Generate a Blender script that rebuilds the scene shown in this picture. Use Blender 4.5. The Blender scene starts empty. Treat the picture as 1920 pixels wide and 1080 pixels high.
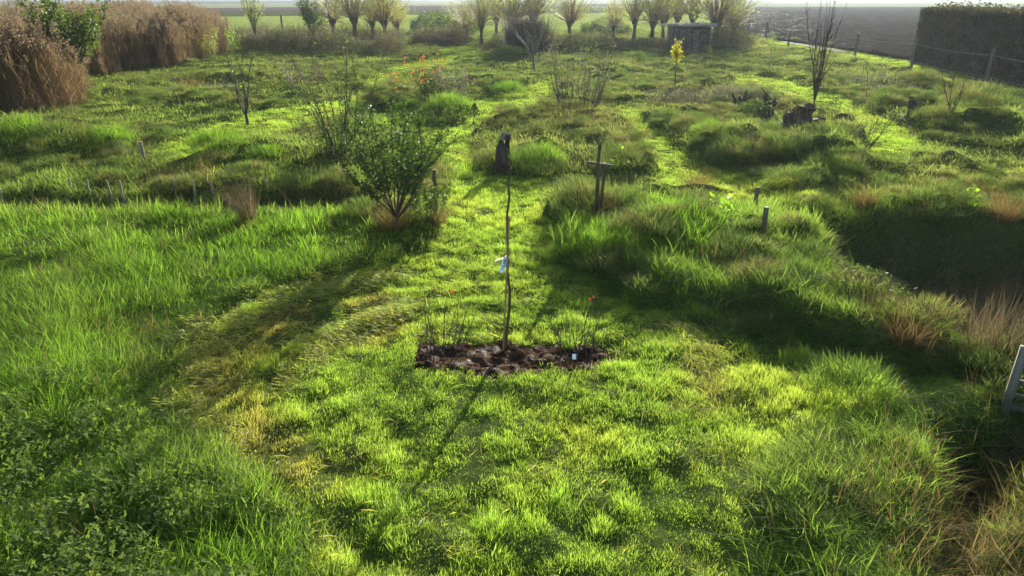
import bpy, math, random
import numpy as np
from math import radians as R, sin, cos, tan, atan, pi
S = bpy.context.scene
# ------------------------------------------------------------------ camera, sky, sun, exposure
CH, PITCH, FPX = 4.0, R(23.0), 1283.0
cam = bpy.data.objects.new('camera', bpy.data.cameras.new('camera'))
S.collection.objects.link(cam); S.camera = cam
cam.location = (0, 0, CH); cam.rotation_euler = (pi/2 - PITCH, 0, 0)
cam.data.sensor_width = 36; cam.data.lens = 36*FPX/1920
cam.data.clip_start = 0.05; cam.data.clip_end = 20000
SUN_AZ, SUN_EL = R(17.0), R(17.5)          # azimuth to the right of the view direction (+Y)
W = bpy.data.worlds.new("World"); S.world = W; W.use_nodes = True
wn = W.node_tree; bg = wn.nodes['Background']
sky = wn.nodes.new('ShaderNodeTexSky'); sky.sky_type = 'NISHITA'; sky.sun_disc = False
sky.sun_elevation = SUN_EL; sky.sun_rotation = SUN_AZ; sky.air_density = 1.0; sky.dust_density = 1.6
wn.links.new(sky.outputs[0], bg.inputs[0]); bg.inputs[1].default_value = 0.093
sl = bpy.data.lights.new('sun', 'SUN'); sl.energy = 5.0; sl.angle = R(0.55); sl.color = (1.0, 0.94, 0.82)
sun = bpy.data.objects.new('sun', sl); S.collection.objects.link(sun)
sun.rotation_euler = (R(90) - SUN_EL, 0, pi - SUN_AZ); sun.location = (10, 30, 20)
S.view_settings.view_transform = 'Standard'; S.view_settings.look = 'None'
S.view_settings.gamma = 1; S.view_settings.exposure = 1.28
S.cycles.max_bounces = 7; S.cycles.transmission_bounces = 5; S.cycles.diffuse_bounces = 4
S.cycles.sample_clamp_indirect = 4; S.cycles.volume_bounces = 1; S.cycles.use_denoising = True; S.cycles.denoising_prefilter = 'ACCURATE'

rng = np.random.default_rng(7)
# ------------------------------------------------------------------ geometry helpers
def G(u, v, z=0.0):
    """the ground point seen at photo position u, v, at height z"""
    a = (u-960)/FPX; b = (540-v)/FPX
    dy = cos(PITCH) + b*sin(PITCH); dz = -sin(PITCH) + b*cos(PITCH)
    t = (z-CH)/dz
    return np.array([a*t, dy*t, z])
def up_at(u, v, y):
    """height seen at row v at distance y"""
    b = (540-v)/FPX
    return CH + y*(-sin(PITCH)+b*cos(PITCH))/(cos(PITCH)+b*sin(PITCH))
def to_px(x, y):
    f = y*cos(PITCH) + CH*sin(PITCH); h = y*sin(PITCH) - CH*cos(PITCH)
    return 960 + FPX*x/f, 540 - FPX*h/f
def _hash(ix, iy, seed):
    n = (ix.astype(np.int64)*374761393 + iy.astype(np.int64)*668265263 + seed*974634777) & 0xffffffff
    n = ((n ^ (n >> 13))*1274126177) & 0xffffffff
    return ((n ^ (n >> 16)) & 0xffffff)/float(0xffffff)
def vn(x, y, s, seed=0):
    x = np.asarray(x, float)/s; y = np.asarray(y, float)/s
    ix = np.floor(x); iy = np.floor(y); fx = x-ix; fy = y-iy
    fx = fx*fx*(3-2*fx); fy = fy*fy*(3-2*fy)
    a = _hash(ix, iy, seed); b = _hash(ix+1, iy, seed); c = _hash(ix, iy+1, seed); d = _hash(ix+1, iy+1, seed)
    return a*(1-fx)*(1-fy)+b*fx*(1-fy)+c*(1-fx)*fy+d*fx*fy
def fbm(x, y, s, seed=0, o=3):
    r = 0; a = 1; t = 0
    for k in range(o): r = r + a*vn(x, y, s, seed+k*17); t += a; a *= .5; s *= .5
    return r/t
# ------------------------------------------------------------------ raster maps of the garden (world grid)
CX0, CX1, CY0, CY1, CS = -75., 75., 0., 100., .1
gx = np.arange(CX0, CX1, CS); gy = np.arange(CY0, CY1, CS)
GX, GY = np.meshgrid(gx, gy)
PU, PV = to_px(GX, np.maximum(GY, .5))
def pip(poly, U, V):
    ins = np.zeros(U.shape, bool); n = len(poly)
    for i in range(n):
        x1, y1 = poly[i]; x2, y2 = poly[(i+1) % n]
        if y1 == y2: continue
        c = ((y1 > V) != (y2 > V)) & (U < (x2-x1)*(V-y1)/(y2-y1)+x1)
        ins ^= c
    return ins
def blur(a, m, p=2):
    k = max(1, int(round(m/CS)))
    if k < 2: return a
    for _ in range(p):
        for ax in (0, 1):
            q = np.concatenate([np.repeat(np.take(a, [0], ax), k//2+1, ax), a, np.repeat(np.take(a, [-1], ax), k//2+1, ax)], ax)
            c = np.cumsum(q, ax)
            n = a.shape[ax]; i0 = np.arange(n); a = (np.take(c, i0+k, ax)-np.take(c, i0, ax))/k
    return a
PU2 = 960+FPX*GX/(np.maximum(GY, .5)*cos(PITCH)+(CH-.2)*sin(PITCH)); PV2 = 540-FPX*(np.maximum(GY, .5)*sin(PITCH)-(CH-.2)*cos(PITCH))/(np.maximum(GY, .5)*cos(PITCH)+(CH-.2)*sin(PITCH))
def mask(polys, soft=.15, lift=False):
    m = np.zeros(GX.shape, bool)
    if lift:      # ground hidden behind the grass tips of the rough edge is mown too
        for p in polys: m |= pip(p, PU2, PV2) & (GY > 11)
    for p in polys: m |= pip(p, PU+14*(fbm(GX, GY, .9, 3)-.5)*np.clip(8/np.maximum(GY, 1), .1, 1), PV+8*(fbm(GX, GY, .8, 9)-.5)*np.clip(8/np.maximum(GY, 1), .1, 1))
    return blur(m.astype(float), soft)
def samp(A, x, y):
    fx = np.clip((x-CX0)/CS, 0, A.shape[1]-1.001); fy = np.clip((y-CY0)/CS, 0, A.shape[0]-1.001)
    ix = fx.astype(int); iy = fy.astype(int); fx = fx-ix; fy = fy-iy
    return A[iy, ix]*(1-fx)*(1-fy)+A[iy, ix+1]*fx*(1-fy)+A[iy+1, ix]*(1-fx)*fy+A[iy+1, ix+1]*fx*fy

MOWN = mask([
 [(610,1200),(585,1000),(520,940),(430,880),(370,830),(330,760),(322,700),(350,640),(410,590),(500,545),(620,512),(740,488),(800,462),(830,420),(838,360),(835,310),(828,285),(800,262),(770,240),(740,228),(700,222),(640,215),(560,228),(480,248),(400,275),(310,300),(270,285),(330,262),(400,235),(480,212),(560,198),(640,187),(680,172),(690,187),(700,203),(760,222),(800,234),(850,240),(892,225),(897,205),(885,195),(905,185),(960,172),(1005,160),(1027,150),(1012,138),(1045,150),(1050,165),(1040,180),(1000,192),(960,200),(920,215),(890,232),(876,255),(880,280),(890,305),(920,322),(980,330),(1060,332),(1150,338),(1225,335),(1240,322),(1225,290),(1205,260),(1185,230),(1165,212),(1120,205),(1150,199),(1195,203),(1205,223),(1230,243),(1270,273),(1330,308),(1400,320),(1440,312),(1440,335),(1400,345),(1330,345),(1250,345),(1150,345),(1100,347),(1045,355),(1025,385),(1000,400),(1045,410),(1045,450),(1055,490),(1100,510),(1180,555),(1300,605),(1450,655),(1600,690),(1750,705),(1880,735),(1890,775),(1800,750),(1700,752),(1640,772),(1600,800),(1500,850),(1440,900),(1400,960),(1390,1200)],
 [(1380,136),(1450,146),(1530,172),(1590,188),(1640,212),(1700,242),(1722,265),(1695,302),(1640,302),(1610,290),(1622,260),(1610,225),(1570,197),(1520,184),(1440,167),(1380,152)],
 [(690,170),(700,140),(730,128),(800,112),(830,98),(815,87),(885,87),(905,92),(885,98),(855,105),(840,118),(770,130),(722,145),(715,168)],
 [(1440,78),(1560,98),(1700,128),(1850,165),(2000,200),(2000,188),(1850,148),(1700,115),(1560,90),(1440,72)],
], .1, True)
CUT = mask([[(1240,372),(1280,345),(1440,318),(1500,365),(1600,395),(1560,412),(1450,395),(1380,385)],
            [(1790,335),(1960,325),(1960,400),(1850,395),(1800,370)]], .4)   # roughly strimmed ground
LUSH = mask([[(-600,420),(640,405),(700,440),(740,470),(600,512),(480,545),(380,600),(330,650),(310,720),(330,800),(400,870),(520,950),(580,1050),(590,1300),(-900,1300)]], .3)
BANK = mask([[(1040,480),(1085,415),(1180,395),(1430,415),(1545,430),(1555,500),(1640,560),(1760,645),(1800,700),(1700,690),(1600,655),(1400,600),(1250,560),(1120,510)]], .35)
MOUND = mask([[(1390,1250),(1420,960),(1470,890),(1600,810),(1700,760),(1820,760),(1900,800),(1780,830),(1740,880),(1750,960),(1700,1250)]], .45)
DITCH = mask([[(1545,432),(1700,428),(2300,428),(2300,640),(1830,630),(1740,600),(1640,545),(1560,485)]], .3)
DITCH2 = mask([[(1790,835),(1930,800),(1960,840),(1880,900),(1850,970),(1840,1250),(1730,1250),(1760,1000),(1755,900)]], .3)
DITCH3 = mask([[(-600,388),(100,392),(300,400),(420,398),(560,402),(700,402),(690,376),(520,368),(300,376),(100,374),(-600,368)]], .35)
DRY = mask([[(900,250),(960,205),(1120,200),(1200,240),(1225,300),(1100,270),(1000,250)], [(1200,215),(1300,170),(1480,170),(1480,215),(1350,240)],
            [(520,395),(540,345),(660,350),(690,400)], [(1540,500),(1560,430),(2000,430),(2000,520),(1700,500)], [(1000,92),(1010,76),(1270,74),(1260,86)],
            [(1200,345),(1330,330),(1340,360),(1250,365)], [(1700,395),(1730,340),(1900,330),(1910,420)], [(1690,1250),(1740,960),(1760,900),(1800,1000),(1790,1250)], [(1880,1000),(1890,880),(2100,850),(2100,1250),(1900,1250)],
            [(240,350),(300,325),(430,335),(500,360),(300,372)]], .5)
STRAW = mask([[(330,730),(350,670),(440,610),(560,560),(740,545),(745,570),(600,600),(520,640),(470,700),(480,760),(560,820),(660,880),(640,950),(540,900),(420,840)],
              [(1010,405),(1020,385),(1100,388),(1120,408),(1080,418)], [(640,640),(700,600),(780,590),(760,620),(680,660)], [(1290,660),(1340,670),(1350,760),(1320,740)]], .3)
BED = mask([[(778,655),(800,642),(830,650),(870,643),(905,652),(940,636),(975,650),(1010,646),(1060,655),(1100,648),(1150,668),(1158,690),(1120,692),(1090,704),(1040,694),(1000,700),(960,714),(900,710),(860,692),(820,697),(780,682)]], .06)
FIELD = (GY > 92)
SOIL = BED

def ring(x, y):     # concentric ridges the mower left round the new tree
    c = G(930, 760); q = np.hypot((x-c[0])*.95, (y-c[1]))
    w = np.clip(1-np.abs(q-2.6)/1.8, 0, 1)
    return w*np.sin(q*2*pi/.62)
H0 = np.zeros(GX.shape)
rough = np.clip(1-MOWN-.6*CUT-BED, 0, 1)
wild = np.clip(rough-.75*LUSH, 0, 1)
H0 += rough*(.03+.09*(fbm(GX, GY, 3.2, 21)-.4)*2 + .07*(fbm(GX, GY, 1.1, 5)-.5)*2)
H0 += wild*np.where(GX < -1.5, .5, .9)*np.clip(fbm(GX+.3*fbm(GX, GY, .7, 3), GY, .95, 15, 3)-.56, 0, .3)*np.clip(1.2-GY/90, .5, 1)*(1+.6*np.clip(GY/40, 0, 1))
H0 += .07*(fbm(GX, GY, 7, 33)-.5)*2
H0 += MOWN*.055*(vn(GX, GY, .21, 88)-.5)*np.clip(1.4-GY/12, 0, 1)
H0 += MOWN*(.055*(fbm(GX, GY, .36, 41, 3)-.5)*2*np.clip(1.3-GY/25, .3, 1)+.035*ring(GX, GY)*(GX < .3))
H0 += LUSH*.06*(fbm(GX, GY, 1.6, 47)-.5)*2
H0 += .22*BANK + .22*blur(MOUND, .6) - 1.35*blur(DITCH, .5) - .95*blur(DITCH2, .3) - .8*blur(DITCH3, .3) + .05*CUT*(fbm(GX, GY, .6, 8)-.4)
BEDZ = .07*(fbm(GX, GY, 7, 33)-.5)*2
H0 = H0*(1-BED)+BED*(BEDZ-.14)
# gentle mounds: photo position, radius, height
for (u, v, r, h) in [(20,262,2.2,.45),(120,262,1.5,.4),(205,268,1.2,.3),(430,285,1.8,.3),(500,290,1.0,.25),(640,300,1.1,.4),(760,420,.8,.25),(1010,300,1.3,.4),(1170,310,1.2,.3),(940,320,.7,.1),
                     (1090,395,1.0,.35),(1300,355,.7,.25),(1230,260,1.4,.3),(1370,290,1.5,.45),(1460,290,1.4,.35),(1250,228,1.6,.3),(1480,350,.9,.3),(1590,310,1.2,.35),(1770,400,.9,.35),(1520,395,.7,.3),
                     (1870,245,1.4,.5),(1730,230,1.5,.4),(1680,200,1.6,.4),(1720,160,1.6,.5),(960,165,2.0,.4),(890,160,1.5,.4),(840,215,1.4,.35),(720,200,1.0,.3),(1330,345,.8,.2),(740,190,1.5,.3),
                     (1560,262,1.2,.4),(950,110,3,.5),(1200,130,3,.3),(450,145,2,.3),(560,150,2,.2),(1000,95,4,.5),(1100,98,3,.4),(1240,455,.9,.3),(1370,660,.1,.0),(560,388,.9,.2),(330,395,.8,.15)]:
    c = G(u, v); H0 += h*np.exp(-((GX-c[0])**2+(GY-c[1])**2)/(2*(r*.6)**2))*(1-.85*MOWN)
_pc = G(412, 157); _pm = np.clip(1.7-np.hypot((GX-_pc[0])/1.9, (GY-_pc[1])/1.3), 0, 1)
H0 = H0*(1-_pm)-.10*_pm
edge = np.clip((96-GY)/6, 0, 1)*np.clip((72-np.abs(GX))/5, 0, 1)
H0 *= edge
def hz(x, y):
    x = np.asarray(x, float); y = np.asarray(y, float)
    ok = (y < 98) & (np.abs(x) < 74)
    return np.where(ok, samp(H0, x, y), 0.0)
def P(u, v):
    """ground point under photo position, on the uneven ground"""
    z = 0.0
    for _ in range(6):
        p = G(u, v, z); z = .5*z+.5*float(hz(p[0], p[1]))
    p[2] = float(hz(p[0], p[1])); return p

# ------------------------------------------------------------------ mesh helpers
class MB:
    def __init__(s): s.v = []; s.f = []; s.c = []; s.n = 0
    def add(s, v, f, t=None):
        v = np.asarray(v, float).reshape(-1, 3); f = np.asarray(f, int)
        s.v.append(v); s.f.append(f+s.n); s.n += len(v)
        s.c.append(np.zeros(len(v)) if t is None else np.broadcast_to(np.asarray(t, float), (len(v),)))
        return s
    def mesh(s, name, mat, smooth=False):
        me = bpy.data.meshes.new(name)
        v = np.concatenate(s.v); me.vertices.add(len(v)); me.vertices.foreach_set('co', v.astype(np.float32).ravel())
        loops = np.concatenate([f.ravel() for f in s.f])
        cnt = np.concatenate([np.full(len(f), f.shape[1]) for f in s.f])
        me.loops.add(len(loops)); me.loops.foreach_set('vertex_index', loops.astype(np.int32))
        me.polygons.add(len(cnt)); me.polygons.foreach_set('loop_start', np.concatenate([[0], np.cumsum(cnt)[:-1]]).astype(np.int32))
        if smooth: me.polygons.foreach_set('use_smooth', np.ones(len(cnt), bool))
        a = me.attributes.new('t', 'FLOAT', 'POINT'); a.data.foreach_set('value', np.concatenate(s.c).astype(np.float32))
        me.update(calc_edges=True); me.validate()
        if mat: me.materials.append(mat)
        return me
def link(name, me, parent=None, loc=None, **k):
    o = bpy.data.objects.new(name, me); S.collection.objects.link(o)
    if parent is not None: o.parent = parent
    if loc is not None: o.location = loc
    for a, b in k.items(): o[a] = b
    return o
def build(mb, name, mat, parent=None, smooth=False, **k): return link(name, mb.mesh(name, mat, smooth), parent, **k)
def thing(name, label, cat, loc=(0,0,0), rotz=0, group=None, scale=None):
    o = bpy.data.objects.new(name, None); S.collection.objects.link(o); o.empty_display_size = .2
    o.location = loc; o.rotation_euler = (0, 0, rotz); o['label'] = label; o['category'] = cat
    if group: o['group'] = group
    if scale: o.scale = (scale,)*3 if not hasattr(scale, '__len__') else scale
    return o
def dup(root, loc, rotz, label, scale=None):
    r = root.copy(); S.collection.objects.link(r); r.location = loc; r.rotation_euler = (0, 0, rotz); r['label'] = label
    if scale: r.scale = (scale,)*3 if not hasattr(scale, '__len__') else scale
    for ch in list(root.children):
        c = ch.copy(); S.collection.objects.link(c); c.parent = r
    return r
def tube(mb, pts, rad, n=5, t=0.0, cap=True):
    pts = np.asarray(pts, float); m = len(pts); rad = np.broadcast_to(np.asarray(rad, float), (m,))
    d = np.gradient(pts, axis=0); d /= np.linalg.norm(d, axis=1)[:, None]+1e-9
    ref = np.array([.31, .95, .05]) if abs(d[0][2]) > .5 else np.array([0, 0, 1.])
    a = np.cross(d, ref); a /= np.linalg.norm(a, axis=1)[:, None]+1e-9; b = np.cross(d, a)
    th = np.arange(n)*2*pi/n
    v = pts[:, None]+rad[:, None, None]*(a[:, None]*np.cos(th)[None, :, None]+b[:, None]*np.sin(th)[None, :, None])
    i = np.arange(m-1)[:, None]*n; j = np.arange(n)[None]; k = (j+1) % n
    f = np.stack([i+j, i+k, i+n+k, i+n+j], -1).reshape(-1, 4)
    mb.add(v.reshape(-1, 3), f, t)
    if cap:
        e = v[-1]; mb.add(np.vstack([e, pts[-1]]), [(j, (j+1) % n, n) for j in range(n)], t)
def box(mb, c, sx, sy, sz, rz=0, rx=0, ry=0, t=0, bev=.0):
    """box with slightly eased edges (three stacked rings)"""
    b = bev if bev else min(sx, sy, sz)*.12
    X, Y, Z = sx/2, sy/2, sz/2
    def rg(x, y, z): return [(-x, -y, z), (x, -y, z), (x, y, z), (-x, y, z)]
    v = np.array(rg(X-b, Y-b, -Z)+rg(X, Y, -Z+b)+rg(X, Y, Z-b)+rg(X-b, Y-b, Z), float)
    f = [(3, 2, 1, 0), (12, 13, 14, 15)]
    for k in range(3):
        for j in range(4): f.append((k*4+j, k*4+(j+1) % 4, k*4+4+(j+1) % 4, k*4+4+j))
    from mathutils import Euler
    M = np.array(Euler((rx, ry, rz)).to_matrix())
    mb.add(v@M.T+np.asarray(c, float), f, t)
def leafs(mb, pos, size, asp=.5, rg=None, up=.3, t=None, fold=.25, droop=0.0):
    """small folded leaves (two quads... four corner blades) at each position, random facing"""
    rg = rg or rng; n = len(pos); pos = np.asarray(pos, float)
    d = rg.normal(size=(n, 3)); d[:, 2] = d[:, 2]*.6+up-droop; d /= np.linalg.norm(d, axis=1)[:, None]
    q = rg.normal(size=(n, 3)); s = np.cross(d, q); s /= np.linalg.norm(s, axis=1)[:, None]; nn = np.cross(d, s)
    L = (size*rg.uniform(.6, 1.3, n))[:, None]; w = L*asp*.5
    a = pos; b = pos+d*L; m = pos+d*L*.5
    l = m+s*w+nn*w*fold; r = m-s*w+nn*w*fold
    v = np.stack([a, r, b, l], 1).reshape(-1, 3)
    k = np.arange(n)[:, None]*4
    f = np.concatenate([k+np.array([[0, 1, 2]]), k+np.array([[0, 2, 3]])])
    tt = np.repeat(rg.uniform(0, 1, n) if t is None else np.broadcast_to(t, (n,)), 4)
    mb.add(v, f, tt)
def blades(mb, n, Rd, h, w, lean=(.1, .5), curl=.35, bias=(0, 0), seg=3, rg=None, t0=0, t1=1, up=1.0, center=(0,0,0), rim=.5):
    rg = rg or rng
    rr = Rd*rg.uniform(0, 1, n)**rim; th = rg.uniform(0, 2*pi, n)
    base = np.stack([rr*np.cos(th), rr*np.sin(th), np.zeros(n)], 1)+np.asarray(center)
    az = np.where(rg.uniform(size=n) < .6, th+rg.normal(0, .7, n), rg.uniform(0, 2*pi, n))
    D = np.stack([np.cos(az), np.sin(az)], 1)*rg.uniform(lean[0], lean[1], n)[:, None]+np.asarray(bias)[None]
    mag = np.linalg.norm(D, axis=1)+1e-6
    hh = rg.uniform(h[0], h[1], n); cu = curl*rg.uniform(.3, 1.6, n)
    side = np.stack([-D[:, 1], D[:, 0]], 1)/mag[:, None]
    tw = rg.normal(0, .6, n); fw = D/mag[:, None]
    sd = np.concatenate([side*np.cos(tw)[:, None]+fw*np.sin(tw)[:, None], np.zeros((n, 1))], 1)
    ww = w*rg.uniform(.6, 1.4, n)
    V = []; T = []
    for k in range(seg+1):
        t = k/seg
        z = hh*up*(t-cu*mag*t*t*.8); z = np.maximum(z, -.05)
        xy = D*(hh*(t*.55+cu*t*t*1.3))[:, None]
        p = base+np.concatenate([xy, z[:, None]], 1)
        wt = ww*(1-t)**.7*(.55+.9*t if t < .5 else 1)*.5
        if k < seg:
            V += [p-sd*wt[:, None], p+sd*wt[:, None]]; T += [np.full(n, t0+(t1-t0)*t)]*2
        else: V += [p]; T += [np.full(n, t1)]
    nv = 2*seg+1
    v = np.stack(V, 1).reshape(-1, 3); tt = np.stack(T, 1).ravel()
    k = np.arange(n)[:, None]*nv; f4 = []
    for s in range(seg-1): f4.append(k+np.array([[2*s, 2*s+1, 2*s+3, 2*s+2]]))
    if f4: mb.add(v, np.concatenate(f4), tt); mb.f.append((k+np.array([[2*seg-2, 2*seg-1, 2*seg]]))+mb.n-len(v))
    else: mb.add(v, k+np.array([[0, 1, 2]]), tt)

# ------------------------------------------------------------------ materials
def nodes(name):
    m = bpy.data.materials.new(name); m.use_nodes = True; n = m.node_tree; n.nodes.clear()
    return m, n, n.nodes.new('ShaderNodeOutputMaterial')
def mixc(n, f, a, b):
    x = n.nodes.new('ShaderNodeMix'); x.data_type = 'RGBA'
    for i, val in ((0, f), (6, a), (7, b)):
        if isinstance(val, (tuple, list)): x.inputs[i].default_value = (*val, 1) if len(val) == 3 else val
        elif isinstance(val, (int, float)): x.inputs[i].default_value = val
        else: n.links.new(val, x.inputs[i])
    return x.outputs[2]
def noise(n, scale, detail=2, vec=None, lo=0., hi=1., rough=.5):
    if vec is None: vec = n.nodes.new('ShaderNodeNewGeometry').outputs['Position']
    t = n.nodes.new('ShaderNodeTexNoise'); t.inputs['Scale'].default_value = scale; t.inputs['Detail'].default_value = detail; t.inputs['Roughness'].default_value = rough
    n.links.new(vec, t.inputs['Vector'])
    r = n.nodes.new('ShaderNodeMapRange'); r.inputs[1].default_value = lo; r.inputs[2].default_value = hi
    n.links.new(t.outputs[0], r.inputs[0]); return r.outputs[0]
def foliage(name, c1, c2, patch=None, pscale=.6, transl=.5, tc=None, rough=.45, spec=.4, tint=None, tip=None, tfac=1.0):
    """leaf material: per-instance variation c1..c2, patches, thin-leaf translucency"""
    m, n, out = nodes(name)
    oi = n.nodes.new('ShaderNodeObjectInfo').outputs['Random']
    ta = n.nodes.new('ShaderNodeAttribute'); ta.attribute_name = 't'
    ad = n.nodes.new('ShaderNodeMath'); ad.operation = 'ADD'; n.links.new(oi, ad.inputs[0]); n.links.new(ta.outputs['Fac'], ad.inputs[1])
    pp = n.nodes.new('ShaderNodeMath'); pp.operation = 'PINGPONG'; pp.inputs[1].default_value = 1; n.links.new(ad.outputs[0], pp.inputs[0])
    col = mixc(n, pp.outputs[0], c1, c2)
    if patch: col = mixc(n, noise(n, pscale, 2, lo=.45, hi=.65), col, patch)
    if tip: col = mixc(n, ta.outputs['Fac'], col, tip)
    if tint:
        at = n.nodes.new('ShaderNodeAttribute'); at.attribute_type = 'INSTANCER'; at.attribute_name = 'tint'
        col = mixc(n, at.outputs['Fac'], col, tint)
    df = n.nodes.new('ShaderNodeBsdfDiffuse'); n.links.new(col, df.inputs[0]); gl = n.nodes.new('ShaderNodeBsdfGlossy'); gl.inputs['Roughness'].default_value = rough; gl.inputs[0].default_value = (.9, .95, 1, 1)
    b = n.nodes.new('ShaderNodeMixShader'); b.inputs[0].default_value = spec*.13; n.links.new(df.outputs[0], b.inputs[1]); n.links.new(gl.outputs[0], b.inputs[2])
    tr = n.nodes.new('ShaderNodeBsdfTranslucent')
    mul = n.nodes.new('ShaderNodeMix'); mul.data_type = 'RGBA'; mul.blend_type = 'MULTIPLY'; mul.inputs[0].default_value = 1
    n.links.new(col, mul.inputs[6]); mul.inputs[7].default_value = (*(tc or (2.6, 2.7, 1.2)), 1); mul.clamp_result = False
    n.links.new(mul.outputs[2], tr.inputs[0])
    mx = n.nodes.new('ShaderNodeMixShader'); mx.inputs[0].default_value = transl
    n.links.new(b.outputs[0], mx.inputs[1]); n.links.new(tr.outputs[0], mx.inputs[2]); n.links.new(mx.outputs[0], out.inputs[0])
    return m
def solid(name, c1, c2, scale=8, rough=.8, spec=.3, bump=.4, bscale=30, stretch=None, metal=0, detail=4):
    m, n, out = nodes(name)
    tc = n.nodes.new('ShaderNodeTexCoord').outputs['Object']
    if stretch:
        mp = n.nodes.new('ShaderNodeMapping'); mp.inputs['Scale'].default_value = stretch; n.links.new(tc, mp.inputs[0]); tc = mp.outputs[0]
    col = mixc(n, noise(n, scale, detail, tc, .35, .65), c1, c2)
    b = n.nodes.new('ShaderNodeBsdfPrincipled'); n.links.new(col, b.inputs['Base Color'])
    b.inputs['Roughness'].default_value = rough; b.inputs['Specular IOR Level'].default_value = spec; b.inputs['Metallic'].default_value = metal
    bp = n.nodes.new('ShaderNodeBump'); bp.inputs['Strength'].default_value = bump; bp.inputs['Distance'].default_value = .02
    n.links.new(noise(n, bscale, 4, tc), bp.inputs['Height']); n.links.new(bp.outputs[0], b.inputs['Normal'])
    n.links.new(b.outputs[0], out.inputs[0]); return m
def land(name, c1, c2, scale, c3=None, rough=.95, spec=.0, bump=0, bscale=1, bdist=.1, stretch=None, rot=0, wet=None, gl=0, mown=None, glpatch=None):
    m, n, out = nodes(name)
    vec = n.nodes.new('ShaderNodeNewGeometry').outputs['Position']
    if stretch:
        mp = n.nodes.new('ShaderNodeMapping'); mp.inputs['Scale'].default_value = stretch; mp.inputs['Rotation'].default_value = (0, 0, rot); n.links.new(vec, mp.inputs[0]); v2 = mp.outputs[0]
    else: v2 = vec
    col = mixc(n, noise(n, scale, 5, v2, .35, .65, .6), c1, c2)
    if c3: col = mixc(n, noise(n, scale*.21, 3, vec, .45, .7), col, c3)
    b = n.nodes.new('ShaderNodeBsdfPrincipled'); n.links.new(col, b.inputs['Base Color'])
    b.inputs['Roughness'].default_value = rough; b.inputs['Specular IOR Level'].default_value = spec
    if mown:      # turf matted over the soil where the ground is mown
        ta = n.nodes.new('ShaderNodeAttribute'); ta.attribute_name = 't'; tf = n.nodes.new('ShaderNodeMath'); tf.operation = 'MULTIPLY'; n.links.new(ta.outputs['Fac'], tf.inputs[0]); n.links.new(noise(n, 9, 4, vec, .3, .6), tf.inputs[1])
        n.links.new(mixc(n, tf.outputs[0], col, mown), b.inputs['Base Color'])
    if wet:
        mr = n.nodes.new('ShaderNodeMapRange'); mr.inputs[1].default_value = .5; mr.inputs[2].default_value = .6; mr.inputs[3].default_value = rough; mr.inputs[4].default_value = wet
        n.links.new(noise(n, scale*.7, 3, vec), mr.inputs[0]); n.links.new(mr.outputs[0], b.inputs['Roughness'])
    if bump:
        bp = n.nodes.new('ShaderNodeBump'); bp.inputs['Strength'].default_value = bump; bp.inputs['Distance'].default_value = bdist
        n.links.new(noise(n, bscale, 5, v2, rough=.65), bp.inputs['Height']); n.links.new(bp.outputs[0], b.inputs['Normal'])
    if gl:
        g_ = n.nodes.new('ShaderNodeBsdfGlossy'); g_.inputs['Roughness'].default_value = .35
        if bump: n.links.new(bp.outputs[0], g_.inputs['Normal'])
        x_ = n.nodes.new('ShaderNodeMixShader'); x_.inputs[0].default_value = gl
        if glpatch:
            ml_ = n.nodes.new('ShaderNodeMath'); ml_.operation = 'MULTIPLY'; ml_.inputs[1].default_value = gl; n.links.new(noise(n, glpatch[0], 4, vec, glpatch[1], glpatch[2]), ml_.inputs[0]); n.links.new(ml_.outputs[0], x_.inputs[0])
        n.links.new(b.outputs[0], x_.inputs[1]); n.links.new(g_.outputs[0], x_.inputs[2]); n.links.new(x_.outputs[0], out.inputs[0])
    else: n.links.new(b.outputs[0], out.inputs[0])
    return m

M = {}
M['lawn'] = foliage('mown_grass', (.064,.127,.020), (.125,.19,.031), patch=(.145,.19,.034), pscale=.5, transl=.56, tc=(3.9,3.9,2.4), tint=(.19,.16,.055), rough=.6, spec=.1)
M['long'] = foliage('meadow_grass', (.048,.108,.014), (.095,.155,.021), patch=(.085,.125,.03), pscale=.45, transl=.54, tc=(3.2,3.4,1.9), tint=(.10,.108,.042), rough=.55, spec=.12)
M['dark'] = foliage('tussock_grass', (.05,.09,.022), (.085,.12,.034), patch=(.12,.11,.05), pscale=1.2, transl=.45, tc=(2.8,2.9,1.8), rough=.6, spec=.1)
M['straw'] = foliage('straw', (.20,.145,.07), (.13,.09,.045), transl=.4, tc=(1.8,1.7,1.2), rough=.7, spec=.06)
M['clip'] = foliage('cut_grass', (.17,.22,.05), (.28,.27,.09), transl=.55, tc=(2.8,2.8,1.2), rough=.5, spec=.3)
M['brownstraw'] = foliage('brown_straw', (.19,.155,.095), (.12,.10,.06), transl=.35, tc=(1.6,1.5,1.2), rough=.7, spec=.06)
M['hang'] = foliage('bank_grass', (.36,.25,.15), (.17,.15,.07), transl=.25, tc=(2,2,1.2), rough=.6, spec=.1)
M['clover'] = foliage('clover_leaf', (.085,.135,.04), (.125,.17,.055), transl=.38, tc=(2.4,2.5,.9), rough=.75, spec=.06)
M['reed'] = foliage('reed', (.20,.14,.075), (.29,.22,.12), patch=(.2,.13,.07), pscale=.35, transl=.4, tc=(1.7,1.6,1.3), tip=(.20,.16,.11), rough=.7, spec=.06)
M['apple'] = foliage('apple_leaf', (.03,.06,.02), (.055,.09,.03), transl=.3, tc=(2.3,2.5,.9), rough=.4, spec=.2)
M['willow'] = foliage('willow_leaf', (.15,.19,.07), (.21,.24,.08), patch=(.28,.26,.06), pscale=.3, transl=.6, tc=(2.0,2.1,1.5), rough=.4, spec=.4)
M['darkleaf'] = foliage('dark_green_leaf', (.045,.075,.022), (.075,.11,.032), transl=.35, tc=(2.4,2.4,.9), rough=.4, spec=.35)
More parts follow.
